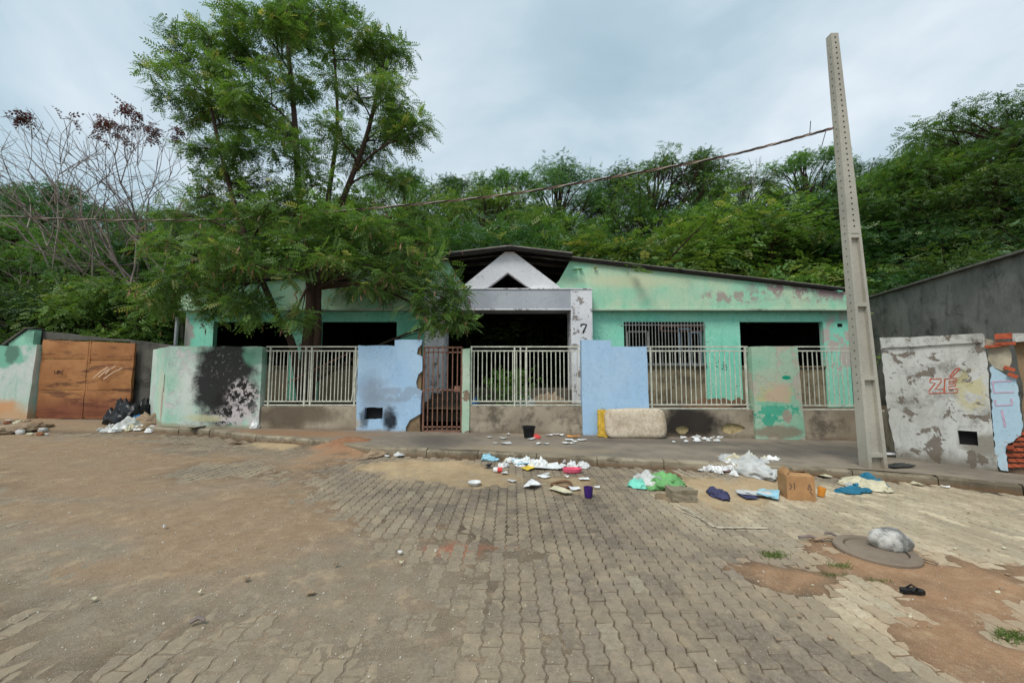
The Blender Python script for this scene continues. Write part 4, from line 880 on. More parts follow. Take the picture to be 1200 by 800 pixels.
# ================================================================== TREES
def leafmat(name, tr=.32, rough=.5):
    g = G(name); oi = g.n('ShaderNodeObjectInfo'); c = g.mix(1., g.attr('col'), oi.outputs['Color'], 'MULTIPLY')
    b = g.n('ShaderNodeBsdfPrincipled'); g.put(b.inputs['Base Color'], c); b.inputs['Roughness'].default_value = rough; b.inputs['Specular IOR Level'].default_value = .35
    t = g.n('ShaderNodeBsdfTranslucent'); g.put(t.inputs['Color'], g.mix(1., c, (1.25, 1.3, .55, 1), 'MULTIPLY'))
    x = g.n('ShaderNodeMixShader'); x.inputs[0].default_value = tr; g.t.links.new(b.outputs[0], x.inputs[1]); g.t.links.new(t.outputs[0], x.inputs[2]); g.t.links.new(x.outputs[0], g.o.inputs['Surface']); return g.mat
M_leaf = leafmat('leaf'); M_leaf2 = leafmat('feathery_leaf', .36)
g = G('bark'); M_bark = g.done(g.mix(g.noise(1, 6, .7, g.scale((14, 14, 2.5))), s(92, 72, 60), s(52, 42, 36)), .9, g.bump(g.noise(1, 6, .7, g.scale((30, 30, 5))), .8, .03))
M_pbark = simple('pale_bark', s(150, 140, 128), .9, .3, 5); M_twig = simple('dry_twig', s(132, 118, 112), .9, .3, 5)

def compound(pairs, ll, wd, Ln=1., droop=.18, ang=58):
    """pinnate leaf of unit length along +x; leaflets are narrow quads folded a little"""
    v = []; f = []
    for i in range(pairs + 1):
        t = (i + .6) / (pairs + .6) * Ln; z = -droop * t * t; L = ll * (1 - .45 * abs(t - .5)) ; last = i == pairs
        for sg in ((1, -1) if not last else (0,)):
            a = R(ang) * sg; d = np.array([math.cos(a), math.sin(a), -.22]); n = np.array([-math.sin(a), math.cos(a), .0]); o = np.array([t, 0, z]); k = len(v)
            v += [o, o + d * L * .45 + n * wd, o + d * L, o + d * L * .45 - n * wd]; f.append((k, k + 1, k + 2, k + 3))
    return np.array(v), np.array(f)
def scatter(name, temps, pos, dirs, scl, colr, rs):
    """one mesh of many leaves"""
    pos = np.asarray(pos); dirs = np.asarray(dirs); n = len(pos); dirs /= np.linalg.norm(dirs, axis=1)[:, None] + 1e-9
    up = rs.normal(0, .45, (n, 3)) + np.array([0, 0, 1.]); y = np.cross(up, dirs); y /= np.linalg.norm(y, axis=1)[:, None] + 1e-9; z = np.cross(dirs, y)
    V = []; Fc = []; C = []; off = 0; which = rs.randint(0, len(temps), n)
    for k, (tv, tf) in enumerate(temps):
        I = np.where(which == k)[0]
        if not len(I): continue
        P = pos[I][:, None, :] + scl[I][:, None, None] * (tv[None, :, 0:1] * dirs[I][:, None, :] + tv[None, :, 1:2] * y[I][:, None, :] + tv[None, :, 2:3] * z[I][:, None, :])
        Fs = tf[None] + (np.arange(len(I)) * len(tv))[:, None, None] + off
        V.append(P.reshape(-1, 3)); Fc.append(Fs.reshape(-1, 4)); C.append(np.repeat(colr[I], len(tf), 0)); off += len(I) * len(tv)
    V = np.concatenate(V); Fc = np.concatenate(Fc); C = np.concatenate(C)
    m = bpy.data.meshes.new(name); m.vertices.add(len(V)); m.vertices.foreach_set('co', V.astype(np.float32).ravel())
    m.loops.add(Fc.size); m.loops.foreach_set('vertex_index', Fc.astype(np.int32).ravel())
    m.polygons.add(len(Fc)); m.polygons.foreach_set('loop_start', np.arange(0, Fc.size, 4, dtype=np.int32))
    m.update(calc_edges=True); a = m.attributes.new('col', 'FLOAT_COLOR', 'FACE'); a.data.foreach_set('color', np.concatenate([C, np.ones((len(C), 1))], 1).astype(np.float32).ravel()); return m
def cluster_leaves(cl, per, rs, c0, c1, c2, lsize, flat=.75, hollow=.45):
    """cl: list of (centre, radius, density)"""
    P = []; D = []; S = []; C = []
    for c, r, dn in cl:
        n = int(per * dn * (r ** 2.0)); u = rs.normal(0, 1, (n, 3)); u /= np.linalg.norm(u, axis=1)[:, None]
        rad = r * (hollow + (1.12 - hollow) * rs.rand(n) ** .7) * (1 + .35 * (rs.rand(n) - .5)); lump = 1 + .28 * np.sin(u[:, 0] * 5 + c[0] * 3) * np.sin(u[:, 1] * 4 + c[2] * 2) + .2 * np.sin(u[:, 2] * 7 + c[1])
        q = u * (rad * lump)[:, None] * np.array([1, 1, flat]); P.append(np.array(c) + q)
        d = u * .8 + rs.normal(0, .55, (n, 3)) + np.array([0, 0, -.1]); D.append(d)
        S.append(lsize * (.65 + .7 * rs.rand(n))); t = rs.rand(n) * .4 + rs.rand() * .6; k = rs.rand(n)
        cc = np.array(c0)[None] * (1 - t[:, None]) + np.array(c1)[None] * t[:, None]; cc = np.where((k < .06)[:, None], np.array(c2)[None], cc); C.append(cc * (.8 + .4 * rs.rand(n))[:, None])
    return np.concatenate(P), np.concatenate(D), np.concatenate(S), np.concatenate(C)
def branch(m, a, b, r0, r1, sag=.0, n=5, sides=5, wob=.05, rn=random):
    a = Vector(a); b = Vector(b); L = (b - a).length; pts = []; w1 = Vector((rn.uniform(-1, 1), rn.uniform(-1, 1), rn.uniform(-1, 1))) * wob * L
    for i in range(n + 1):
        t = i / n; p = a.lerp(b, t); p = p + w1 * math.sin(math.pi * t) + Vector((0, 0, sag * L * math.sin(math.pi * t))); pts.append(p)
    m.tube(pts, [r0 + (r1 - r0) * i / n for i in range(n + 1)], sides, False); return pts

def make_proto(seed, H, Wd, ncl, per, cols, temps, lsize, crown0=.28, mat=M_leaf, trunk_r=.16, name='hillside_tree', crad=(.75, 1.25)):
    rs = np.random.RandomState(seed); rn = random.Random(seed)
    root = bpy.data.objects.new(name, None); col.objects.link(root)
    cl = []
    for i in range(ncl):
        t = crown0 + (1 - crown0) * ((i + rn.random()) / ncl); rr = Wd / 2 * math.sin(math.pi * min(.97, .16 + .84 * (t - crown0) / (1 - crown0))) ** .65
        a = i * 2.4 + rn.uniform(-.5, .5); k = rr * (.35 + .62 * math.sqrt(rn.random())) if t < .93 else rr * .4
        cl.append(((k * math.cos(a), k * math.sin(a), t * H - .5 * (t > .9)), rn.uniform(*crad) * (1 if t < .9 else .8), rn.uniform(.75, 1.2)))
    m = MB(); top = Vector((rn.uniform(-.4, .4), rn.uniform(-.4, .4), H * .8)); tp = branch(m, (0, 0, -.6), top, trunk_r, trunk_r * .3, 0, 7, 7, .04, rn)
    for c, r, d in cl:
        k = min(6, max(1, int((c[2] / H - .18) / .62 * 6))); k = max(1, k - 1); branch(m, tp[k], c, trunk_r * .38, .02, .08, 4, 4, .08, rn)
        for _ in range(4): q = Vector(c) + Vector((rn.gauss(0, .5), rn.gauss(0, .5), rn.gauss(0, .4))) * r; branch(m, Vector(tp[k]).lerp(Vector(c), .75), q, .022, .006, 0, 2, 3, .05, rn)
    t = m.obj('trunk', M_bark, root, smooth=True)
    P, D, S, C = cluster_leaves(cl, per, rs, *cols, lsize, .55, .15); D[:, 2] *= .5
    me = scatter('crown', temps, P, D, S, C, rs); me.materials.append(mat); o = bpy.data.objects.new('crown', me); col.objects.link(o); o.parent = root
    return root
L = lambda r, g_, b: s(r, g_, b)[:3]
T_far = [compound(3, .42, .12), compound(3, .36, .13, droop=.4), compound(2, .5, .14, droop=.3)]
T_fine = [compound(4, .36, .08), compound(4, .32, .085, droop=.45)]
colsA = (L(62, 96, 52), L(112, 148, 80), L(146, 166, 96)); colsB = (L(52, 86, 52), L(94, 132, 78), L(130, 146, 98)); colsC = (L(74, 108, 56), L(126, 156, 80), L(150, 156, 96)); colsD = (L(58, 94, 62), L(100, 136, 92), L(140, 160, 110))
protos = [make_proto(1, 9, 7.0, 54, 430, colsA, T_far, .20, crad=(.45, .85)), make_proto(2, 9, 5.8, 50, 440, colsB, T_far, .20, crad=(.45, .8)), make_proto(3, 9, 8.0, 60, 360, colsC, T_fine, .22, crad=(.45, .9)), make_proto(4, 9, 6.6, 56, 360, colsD, T_fine, .22, .2, crad=(.45, .85)), make_proto(5, 9, 9.0, 66, 360, colsA, T_fine, .21, .34, crad=(.42, .85))]
shrub = make_proto(9, 3.2, 3.6, 18, 760, colsC, T_far, .15, .1, trunk_r=.05, name='hillside_shrub', crad=(.5, .85))
shrub2 = make_proto(10, 3.2, 3.4, 18, 720, colsB, T_fine, .17, .1, trunk_r=.05, name='hillside_shrub', crad=(.5, .8))
TL = [(-200, 200), (0, 216), (60, 208), (110, 218), (180, 236), (300, 236), (420, 210), (500, 200), (580, 181), (640, 187), (690, 203), (720, 196), (780, 178), (835, 178), (870, 192), (930, 165), (985, 192), (1040, 172), (1100, 150), (1300, 120)]
def tline(x):
    for (a, b), (c, d) in zip(TL[:-1], TL[1:]):
        if a <= x <= c: return b + (d - b) * (x - a) / (c - a)
    return 200
rt = random.Random(21); used = set(); PH = {p.name: 9 for p in protos}
def plant(proto, x, ytop, Y, label, group, sq=1., HT=9., cat='tree'):
    top = at(x, ytop, Y); bz = hill(top.x, Y); sc_ = max(.25, (top.z - bz) / (HT * 1.02))
    if proto in used: o = copy_tree(proto)
    else: used.add(proto); o = proto
    o.location = (top.x, Y, bz); o.scale = (sc_ * sq, sc_ * sq, sc_); o.rotation_euler = (0, 0, rt.uniform(0, 6.28))
    tag(o, label, cat, group); v = rt.uniform(.55, 1.25); k = (v * rt.uniform(.88, 1.12), v, v * rt.uniform(.85, 1.1), 1)
    for ch in o.children:
        if ch.name.startswith('crown'): ch.color = k
    return o
def where(x):
    for lim, ph in ((-60, 'beyond the white and green wall'), (45, 'over the white and green wall'), (165, 'over the rusty double gate'), (250, 'over the burnt corner wall'), (330, 'behind the outer burnt-out window'), (430, 'behind the feathery tree trunk'), (510, 'behind the stepped blue pier'), (565, 'over the narrow barred gate'), (635, 'over the roof ridge'), (700, 'over the house number'), (765, 'over the plain blue pier'), (835, 'over the barred window'), (905, 'over the flaking green pier'), (965, 'over the black open window'), (1030, 'behind the concrete pole'), (1110, 'over the red lettering'), (1185, 'over the broken brick wall end')):
        if x < lim: return ph
    return 'past the broken brick wall end'
# (row of trees along the crest, mid slope, foot of the slope)
x = -150
while x < 1300:
    lab = ('leafy tree on the hill crest behind the metal gate', 'crest trees above the gate') if x < 190 else ('leafy tree on the hill crest showing above the house roof', 'crest trees above the roof') if x < 960 else ('leafy tree on the hill crest beyond the utility pole', 'crest trees beyond the pole')
    plant(rt.choice(protos), x, tline(x) + rt.uniform(-8, 12), rt.uniform(26, 30), 'leafy hill-crest tree ' + where(x), lab[1], sq=rt.uniform(.85, 1.1)); x += rt.uniform(48, 74)
x = -160
while x < 1240:
    lab = ('green tree halfway up the slope behind the metal gate', 'mid-slope trees behind the gate') if x < 190 else ('green tree halfway up the slope right behind the house roof', 'mid-slope trees behind the roof') if x < 960 else ('green tree halfway up the slope behind the dark boundary wall', 'mid-slope trees behind the dark wall')
    plant(rt.choice(protos), x, tline(x) + rt.uniform(28, 55), rt.uniform(21.5, 24), 'mid-slope green tree ' + where(x), lab[1], sq=rt.uniform(.9, 1.2)); x += rt.uniform(64, 95)
x = 440
while x < 1010:
    if not 725 < x < 800: plant(rt.choice((shrub, shrub2)), x, 262 + rt.uniform(-12, 18), rt.uniform(18.6, 19.6), 'bushy shrub at the slope foot ' + where(x), 'shrubs above the roofline', sq=rt.uniform(1., 1.35), HT=3.2, cat='shrub')
    x += rt.uniform(30, 44)
plant(shrub, 700, 275, 18.2, 'bright green bush just behind the right roof slope', None, 1.4, 3.2, 'shrub')
for ch in shrub.children: pass
# dark dense trees over the gate on the left
for (x, yt, Y, q) in ((-60, 255, 16.5, 1.), (10, 248, 18.5, 1.2), (55, 272, 16, .9), (100, 262, 18.2, 1.1), (150, 282, 16, .95), (195, 262, 18, 1.1), (240, 245, 18.3, 1.2), (310, 240, 18.8, 1.2), (390, 240, 18.6, 1.2), (460, 245, 18.8, 1.1)):
    plant(rt.choice(protos), x, yt, Y, 'dense dark tree close behind the walls ' + where(x), 'dense trees behind the gate and the house', q)
for (x, yt, Y, q) in ((0, 322, 13.6, .9), (55, 330, 13.4, .9), (110, 330, 13.6, .9), (165, 328, 13.8, .9), (-60, 322, 13.6, .9)):
    plant(rt.choice((shrub, shrub2)), x, yt, Y, 'dark low shrub close behind the walls ' + where(x), 'shrubs behind the concrete wall', q, 3.2, 'shrub')
# big trees beyond the dark wall on the right
for (x, yt, Y, q, lab) in ((1200, 96, 17.5, 1.15, 'tallest spreading tree rising beyond the dark boundary wall'), (1290, 80, 15, 1.1, None), (1110, 165, 17.8, 1.1, None), (1050, 185, 19, 1.0, None), (1150, 185, 15.6, 1.0, None), (1010, 205, 19.5, 1., None), (1215, 180, 14.5, 1.1, None), (1090, 240, 16, 1.0, None), (1030, 250, 18, 1.0, None), (1300, 170, 12.5, 1.1, None), (960, 225, 19.6, 1., None)):
    plant(protos[4] if lab else rt.choice(protos), x, yt, Y, lab or 'broad tree close behind the dark boundary wall, ' + where(x), None if lab else 'trees close behind the dark wall', q)
for (x, yt, Y) in ((1030, 318, 15.5), (1075, 305, 14.5), (1125, 292, 14), (1180, 278, 13.5)):
    plant(rt.choice((shrub, shrub2)), x, yt, Y, 'leafy shrub peeping over the dark wall, ' + where(x), 'shrubs over the dark wall', 1.2, 3.2, 'shrub')

# --- leafless twiggy tree and dry stems
def grow(m, p, d, L, r, depth, rn, tips, spread=.55, up=.12):
    q = p + d * L; mid = p.lerp(q, .5) + Vector((rn.uniform(-1, 1), rn.uniform(-1, 1), rn.uniform(-1, 1))) * L * .07
    m.tube([p, mid, q], [r, r * .85, r * .68], 4 if depth < 3 else 6, False)
    if depth == 0: tips.append((q, d)); return
    for k in range(rn.choice((2, 2, 3))):
        nd = (d + Vector((rn.gauss(0, spread), rn.gauss(0, spread), rn.gauss(0, spread) + up))).normalized()
        grow(m, q, nd, L * rn.uniform(.66, .88), r * .66, depth - 1, rn, tips, spread, up)
def bare_tree(name, base, dirs, L, r, depth, seed, label, mat, tuft=0, spread=.5, group=None, cat='tree'):
    root = thing(name, label, cat, tuple(base), group); rn = random.Random(seed); tips = []; m = MB()
    for d, k in dirs: grow(m, Vector(base), Vector(d).normalized(), L * k, r, depth, rn, tips, spread)
    m.obj('branches', mat, root, smooth=True)
    if tuft:
        rs = np.random.RandomState(seed); tips.sort(key=lambda t: -t[0].z); P = []; D = []
        for q, d in tips[:tuft]:
            for _ in range(16): P.append([q.x - base[0] + rn.gauss(0, .10), q.y - base[1] + rn.gauss(0, .10), q.z - base[2] + rn.gauss(0, .08)]); D.append([rn.gauss(0, 1), rn.gauss(0, 1), rn.gauss(-.6, .6)])
        n = len(P); C = np.array(L_red)[None] * (.6 + .8 * rs.rand(n))[:, None]
        me = scatter('dry_leaves', T_far, P, D, .22 * (.7 + .6 * rs.rand(n)), C, rs); me.materials.append(M_leaf); o = bpy.data.objects.new('dry_leaves', me); col.objects.link(o); o.parent = root
    return root
L_red = L(88, 50, 52)
b0 = at(215, 300, 14.6); b0.z = hill(b0.x, 14.6); b0t = at(228, 268, 14.6)
bare_tree('leafless_tree', b0, [((-.05, .1, 1), 1.9), ((-.55, .1, 1), 1.75), ((-.8, -.1, .9), 1.6)], 1.55, .09, 6, 5, 'leafless twiggy tree with dark reddish dry leaf tufts above the metal gate', M_twig, 26, .42)
b1 = at(100, 300, 14.9); b1.z = hill(b1.x, 14.9)
bare_tree('leafless_tree', b1, [((.02, 0, 1), 2.2), ((.15, .1, 1), 1.9), ((-.2, .1, 1), 1.9)], 1.28, .08, 6, 9, 'pale grey leafless tree with fine drooping twigs behind the concrete wall', M_pbark, 0, .5)
for k, (x, y) in enumerate(((540, 282), (640, 270), (662, 268), (775, 292), (795, 290), (560, 285), (842, 296), (875, 205))):
    Y = 18.0 if y > 250 else 25.8; p = at(x, y, Y); p.z = hill(p.x, Y) if y > 250 else at(875, 255, Y).z
    bare_tree('dead_shrub', p, [((0, 0, 1), 1), ((.25, 0, 1), .9), ((-.3, .1, 1), .9), ((.1, -.2, 1), 1.1)], 1.1 if y > 250 else 1.3, .035, 3, 40 + k, 'dry grey leafless shrub on the slope ' + where(x), M_pbark, 0, .3, 'dry shrubs above the roofline', 'shrub')

# --- the feathery tree in the front yard
TY = 9.75; base = at(357, 465, TY); base.z = .55
ft = thing('feathery_street_tree', 'tall feathery-leaved tree growing behind the iron railing in front of the house', 'tree', tuple(base))
rn = random.Random(8); rs = np.random.RandomState(8)
stems = [[(355, 470, 0), (360, 405, .0), (364, 335, -.05), (352, 250, -.2), (346, 150, -.1), (338, 60, .1), (335, 10, .1)],
         [(361, 470, .08), (371, 405, .1), (374, 325, .1), (398, 245, .2), (428, 165, .3), (445, 95, .3), (452, 60, .3)],
         [(356, 455, -.05), (343, 406, -.1), (326, 372, -.2), (298, 305, -.4), (268, 215, -.4), (246, 120, -.3), (236, 70, -.2)],
         [(372, 330, .1), (385, 230, .6), (395, 150, .8), (392, 70, .9), (385, 10, .9)]]
m = MB(); SP = []
for k, st_ in enumerate(stems):
    P_ = [at(x, y, TY + dy) for x, y, dy in st_]
    if k < 3: P_[0].z = .5
    P_ = catmull(P_, 6); n = len(P_); r0 = (.15, .125, .10, .075)[k]; m.tube(P_, [r0 * (1 - .86 * (i / (n - 1))) + .008 for i in range(n)], 8); SP += [(p, r0 * (1 - .86 * (i / (n - 1)))) for i, p in enumerate(P_)]
clus = []
def addc(lst, dens=1.):
    for x, y, dy, r in lst: clus.append((at(x, y, TY + dy), r * rn.uniform(.9, 1.1), dens))
# upper crown
addc([(222, 62, -.2, .62), (205, 100, .2, .5), (250, 38, .4, .6), (242, 100, -.6, .7), (285, 20, 0, .65), (275, 72, .8, .75), (318, 48, -.5, .7), (330, 5, .4, .65), (368, 15, -.3, .6), (360, 55, .9, .6), (400, 22, .6, .6), (425, 48, -.2, .6), (448, 70, .6, .65), (458, 110, -.2, .55), (430, 118, .8, .5), (470, 145, .2, .6), (488, 160, -.4, .45),
      (300, 110, -.8, .75), (262, 142, .0, .7), (225, 135, .8, .5), (318, 150, .7, .7), (290, 185, -.4, .7), (345, 110, .6, .55), (348, 175, -.7, .6), (240, 175, .3, .55), (262, 205, .9, .55), (405, 95, -.5, .4), (385, 150, -.6, .4), (410, 175, .5, .42), (445, 165, .9, .5), (310, 80, 1.2, .7), (275, 130, 1.3, .7), (340, 30, 1.4, .6), (420, 75, 1.4, .55), (300, 215, .6, .6)], 1.05)
# lower skirt, drooping towards the street and the roof
addc([(205, 255, .5, .5), (230, 235, .2, .55), (195, 292, -.3, .45), (235, 285, -.8, .6), (265, 265, .0, .6), (250, 320, -1.0, .6), (215, 330, -1.1, .5), (192, 352, -1.0, .32), (282, 300, -1.4, .65), (310, 262, -.9, .65), (345, 235, -.8, .65), (375, 215, -.5, .55), (395, 250, -1.2, .65), (345, 285, -1.6, .65), (320, 320, -1.5, .5), (385, 300, -1.5, .5), (430, 235, -.2, .6), (455, 205, .5, .6), (440, 272, -1.0, .6), (475, 260, -.4, .6), (485, 300, -.9, .55), (455, 312, -1.2, .5), (505, 285, -.2, .5), (512, 325, -.8, .5), (528, 352, -.9, .42), (540, 378, -.9, .25), (495, 345, -1.0, .42), (515, 375, -.9, .22), (435, 330, -1.3, .35), (270, 350, -1.2, .45), (240, 365, -1.0, .42), (300, 352, -1.2, .38), (345, 372, -1.1, .28), (430, 185, 1.0, .5), (500, 250, .4, .45), (410, 330, 1.0, .5), (450, 345, .9, .5), (480, 330, .8, .5), (255, 345, 1.0, .5), (410, 275, .2, .5), (360, 255, .8, .6), (300, 240, 1.2, .6)], .8)
puffs = []
for c, r, d in clus:
    best = min(SP, key=lambda q: (q[0] - c).length + (3 * max(0, q[0].z - c.z + .3 * (c - q[0]).xy.length)) + (6 if q[0].z < 3.5 else 0)); a = best[0]
    pts = branch(m, a, c, min(best[1] * .55, .05), .012, .06 if c.z > 5 else .12, 5, 5, .07, rn)
    for _ in range(max(3, int(8.5 * r))):
        u = Vector((rn.gauss(0, 1), rn.gauss(0, 1), rn.gauss(0, .7))).normalized() * r * rn.uniform(.35, 1.05); branch(m, pts[rn.choice((2, 3, 4))], c + u, .016, .006, .05, 3, 4, .08, rn)
        puffs.append((c + u, rn.uniform(.22, .42), d * rn.uniform(.7, 1.2)))
        for _k in range(3): branch(m, pts[4].lerp(c + u, .6), c + u + Vector((rn.gauss(0, .2), rn.gauss(0, .2), rn.gauss(0, .12))), .007, .003, 0, 2, 3, .06, rn)
m.obj('trunk', M_bark, ft, smooth=True)
T_feather = [compound(6, .34, .056, droop=.12, ang=64), compound(6, .30, .056, droop=.35, ang=62), compound(5, .36, .062, droop=.6, ang=58)]
cl2 = [((c.x - base.x, c.y - base.y, c.z - base.z), r, d) for c, r, d in puffs]
P_, D_, S_, C_ = cluster_leaves(cl2, 620, rs, L(62, 94, 48), L(126, 160, 84), L(166, 168, 106), .24, .62, .0)
D_[:, 2] *= .6
me = scatter('crown', T_feather, P_, D_, S_, C_, rs); me.materials.append(M_leaf2); o = bpy.data.objects.new('crown', me); col.objects.link(o); o.parent = ft
# brown seed pods hanging in the lower skirt
pp = []; dd_ = []
for c, r, d in cl2:
    if c[2] + base.z < 5.6 and rn.random() < .5:
        for _ in range(7): pp.append([c[0] + rn.gauss(0, .8) * r, c[1] - abs(rn.gauss(0, .8)) * r, c[2] + rn.gauss(-.3, .6) * r]); dd_.append([rn.gauss(0, .3), rn.gauss(0, .3), -1])
n = len(pp); tv = np.array([[0, 0, 0], [.5, .07, 0], [1, 0, 0], [.5, -.07, 0.]]); me = scatter('seed_pods', [(tv, np.array([[0, 1, 2, 3]]))], pp, dd_, .14 + .08 * rs.rand(n), np.array(L(150, 108, 90))[None] * (.7 + .6 * rs.rand(n))[:, None], rs); me.materials.append(M_leaf); o = bpy.data.objects.new('seed_pods', me); col.objects.link(o); o.parent = ft; o['kind'] = 'stuff'

# ================================================================== LITTER AND LOOSE THINGS
RD, SW = .012, .125
def spot_on(x, y, lay=RD): p = gr(x, y, lay); return p
def cmat(name, *c, rough=.7, var=.2, nsc=7): return simple(name, s(*c), rough, var, nsc)
W_ = cmat('white_plastic', 222, 222, 220); W2 = cmat('grey_white_cloth', 190, 190, 186); BLK = cmat('black_plastic', 24, 25, 27, rough=.35); GRN = cmat('green_cloth', 112, 168, 104); TEAL = cmat('teal_cloth', 120, 200, 178)
BLUE = cmat('blue_plastic', 66, 130, 190); LB = cmat('light_blue_plastic', 150, 196, 212); PINK = cmat('pink_plastic', 222, 96, 122); REDP = cmat('red_plastic', 206, 74, 70); YEL = cmat('yellow_plastic', 222, 190, 64); PURP = cmat('purple_plastic', 62, 36, 104, rough=.45); CREAM = cmat('cream_cloth', 196, 188, 160); NAVY = cmat('navy_cloth', 62, 62, 92); TEA2 = cmat('petrol_blue_cloth', 38, 108, 134); BRN = cmat('brown_husk', 112, 84, 60); ORG = cmat('orange_plastic', 226, 150, 60); TANC = cmat('dry_debris', 150, 128, 104); ROS = cmat('rose_cloth', 200, 146, 144); SOILM = cmat('red_soil', 142, 96, 68, rough=.95, var=.3)
from mathutils import noise as mnoise
def crumple(name, label, cat, p, w, d, h, mat, seed, group=None, rot=0., parent=None, rings=9, seg=26, sharp=1.):
    """a slumped, folded lump of cloth or plastic resting on the ground"""
    rn = random.Random(seed); bm = bmesh.new(); bmesh.ops.create_icosphere(bm, subdivisions=4 if w > .34 else 3 if w > .16 else 2, radius=1.)
    off = Vector((rn.uniform(-50, 50), rn.uniform(-50, 50), rn.uniform(-50, 50))); c0, s0 = math.cos(rot), math.sin(rot); m = MB(); big = max(1., w / .5)
    for v in bm.verts:
        u = v.co.normalized(); N = mnoise.noise; rdg = lambda f: 1 - abs(N(u * f + off)) * 2
        k = 1 + .30 * N(u * 1.6 + off) + .20 * rdg(2.6 * big) * sharp + .13 * rdg(5.5 * big) + .07 * N(u * 12 * big + off) - .12
        z = u.z * k; z = max(-.03, z); z = z * (.72 + .5 * N(Vector((u.x, u.y, 0)) * 2.2 * big + off)) if z > 0 else z
        X, Y = u.x * k * w / 2, u.y * k * d / 2; m.v.append((p.x + X * c0 - Y * s0, p.y + X * s0 + Y * c0, p.z + z * h))
    m.f = [tuple(q.index for q in f.verts) for f in bm.faces]; bm.free()
    o = m.obj(name, mat, parent, base=None if parent else (p.x, p.y, p.z), smooth=w > .34)
    if not parent and label: tag(o, label, cat, group)
    return o
def sheet(name, label, cat, p, w, d, mat, seed, group=None, lift=.03):
    rn = random.Random(seed); a = rn.uniform(0, 6.28); m = MB(); N = 5; k1, k2 = rn.uniform(-1, 1), rn.uniform(-1, 1); c0, s0 = math.cos(a), math.sin(a)
    for dz in (0, -.003):
        for j in range(N):
            for i in range(N):
                u, v = i / (N - 1) - .5, j / (N - 1) - .5; u += rn.uniform(-.04, .04); v += rn.uniform(-.04, .04)
                z = .006 + lift * abs(k1 * u + k2 * v) * 1.6 + lift * .4 * rn.random(); X, Y = u * w, v * d; m.v.append((p.x + X * c0 - Y * s0, p.y + X * s0 + Y * c0, p.z + z + dz))
    q = lambda i, j, o: o * N * N + j * N + i
    for j in range(N - 1):
        for i in range(N - 1): m.f += [(q(i, j, 0), q(i + 1, j, 0), q(i + 1, j + 1, 0), q(i, j + 1, 0)), (q(i, j, 1), q(i, j + 1, 1), q(i + 1, j + 1, 1), q(i + 1, j, 1))]
    for i in range(N - 1): m.f += [(q(i, 0, 1), q(i + 1, 0, 1), q(i + 1, 0, 0), q(i, 0, 0)), (q(i, N - 1, 0), q(i + 1, N - 1, 0), q(i + 1, N - 1, 1), q(i, N - 1, 1)), (q(0, i, 0), q(0, i + 1, 0), q(0, i + 1, 1), q(0, i, 1)), (q(N - 1, i, 1), q(N - 1, i + 1, 1), q(N - 1, i + 1, 0), q(N - 1, i, 0))]
    return tag(m.obj(name, mat, base=tuple(p)), label, cat, group)
def stone(name, label, cat, p, w, d, h, mat, seed, group=None, parent=None, smooth=False):
    bm = bmesh.new(); bmesh.ops.create_icosphere(bm, subdivisions=3 if w > .12 else 2, radius=1.); rn = random.Random(seed); o_ = rn.uniform(0, 40)
    m = MB()
    for v in bm.verts:
        n = f1(v.co.x * 1.2 + o_, v.co.y * 1.2 + v.co.z * .9 + o_, 1.2, 3) - .5; k = 1 + n * .7; z = max(-.55, v.co.z * k); z = min(z, .75 + n * .3)
        m.v.append((p.x + v.co.x * k * w / 2, p.y + v.co.y * k * d / 2, p.z + (z + .5) * h / 1.3))
    m.f = [tuple(v.index for v in f.verts) for f in bm.faces]; bm.free()
    o = m.obj(name, mat, parent, base=None if parent else tuple(p), smooth=smooth)
    if not parent: tag(o, label, cat, group)
    return o

# --- mattress leaning on the blue pier
mt = spot_on(741, 514, SW); my = WF - .22
g = G('stained_ticking'); c = g.mix(g.st(g.noise(9, 6, .75, dist=1.2), .42, .62), s(206, 192, 170), s(180, 163, 140)); c = g.mix(g.st(g.noise(2., 5), .5, .7, 0, .6), c, s(150, 128, 100)); M_mat = g.done(c, .9, g.bump(g.noise(8, 5), .4, .03))
mat_o = thing('mattress', 'stained cream foam mattress leaning on its side against the blue pier', 'mattress', (XP(741, 8.45), 8.45, zr(2.7) + SW))
x0, x1 = XP(709, 8.5, 500), XP(780, 8.5, 500); zb_ = zr(2.7) + SW - .004; zt_ = ZP(479, 8.5)
bm = bmesh.new(); bmesh.ops.create_cube(bm, size=1.); bmesh.ops.subdivide_edges(bm, edges=bm.edges[:], cuts=13, use_grid_fill=True)
m = MB()
for v in bm.verts:
    X, Z_ = v.co.x * 2, v.co.z * 2; k = max(abs(X), abs(Z_), 1e-6); q_ = (abs(X) ** 9 + abs(Z_) ** 5) ** (1 / 7.); f_ = min(1, k / q_) if q_ > 0 else 1
    X *= f_; Z_ *= f_; ed_ = max(abs(v.co.x), abs(v.co.z)) * 2
    x = (x0 + x1) / 2 + X * (x1 - x0) / 2; z = zb_ + (Z_ * .5 + .5) * (zt_ - zb_); y = 8.46 + v.co.y * .17 * (1 - .35 * ed_ ** 8) + (Z_ * .5 + .5) * .12 + (f1(x * 1.5, z * 1.5, 2.2) - .5) * .05
    m.v.append((x, y, z + (f1(x * 1.5, y, 1.5) - .5) * .04 * (Z_ * .5 + .5)))
m.f = [tuple(v.index for v in f.verts) for f in bm.faces]; bm.free(); m.obj('cushion', M_mat, mat_o, smooth=True)
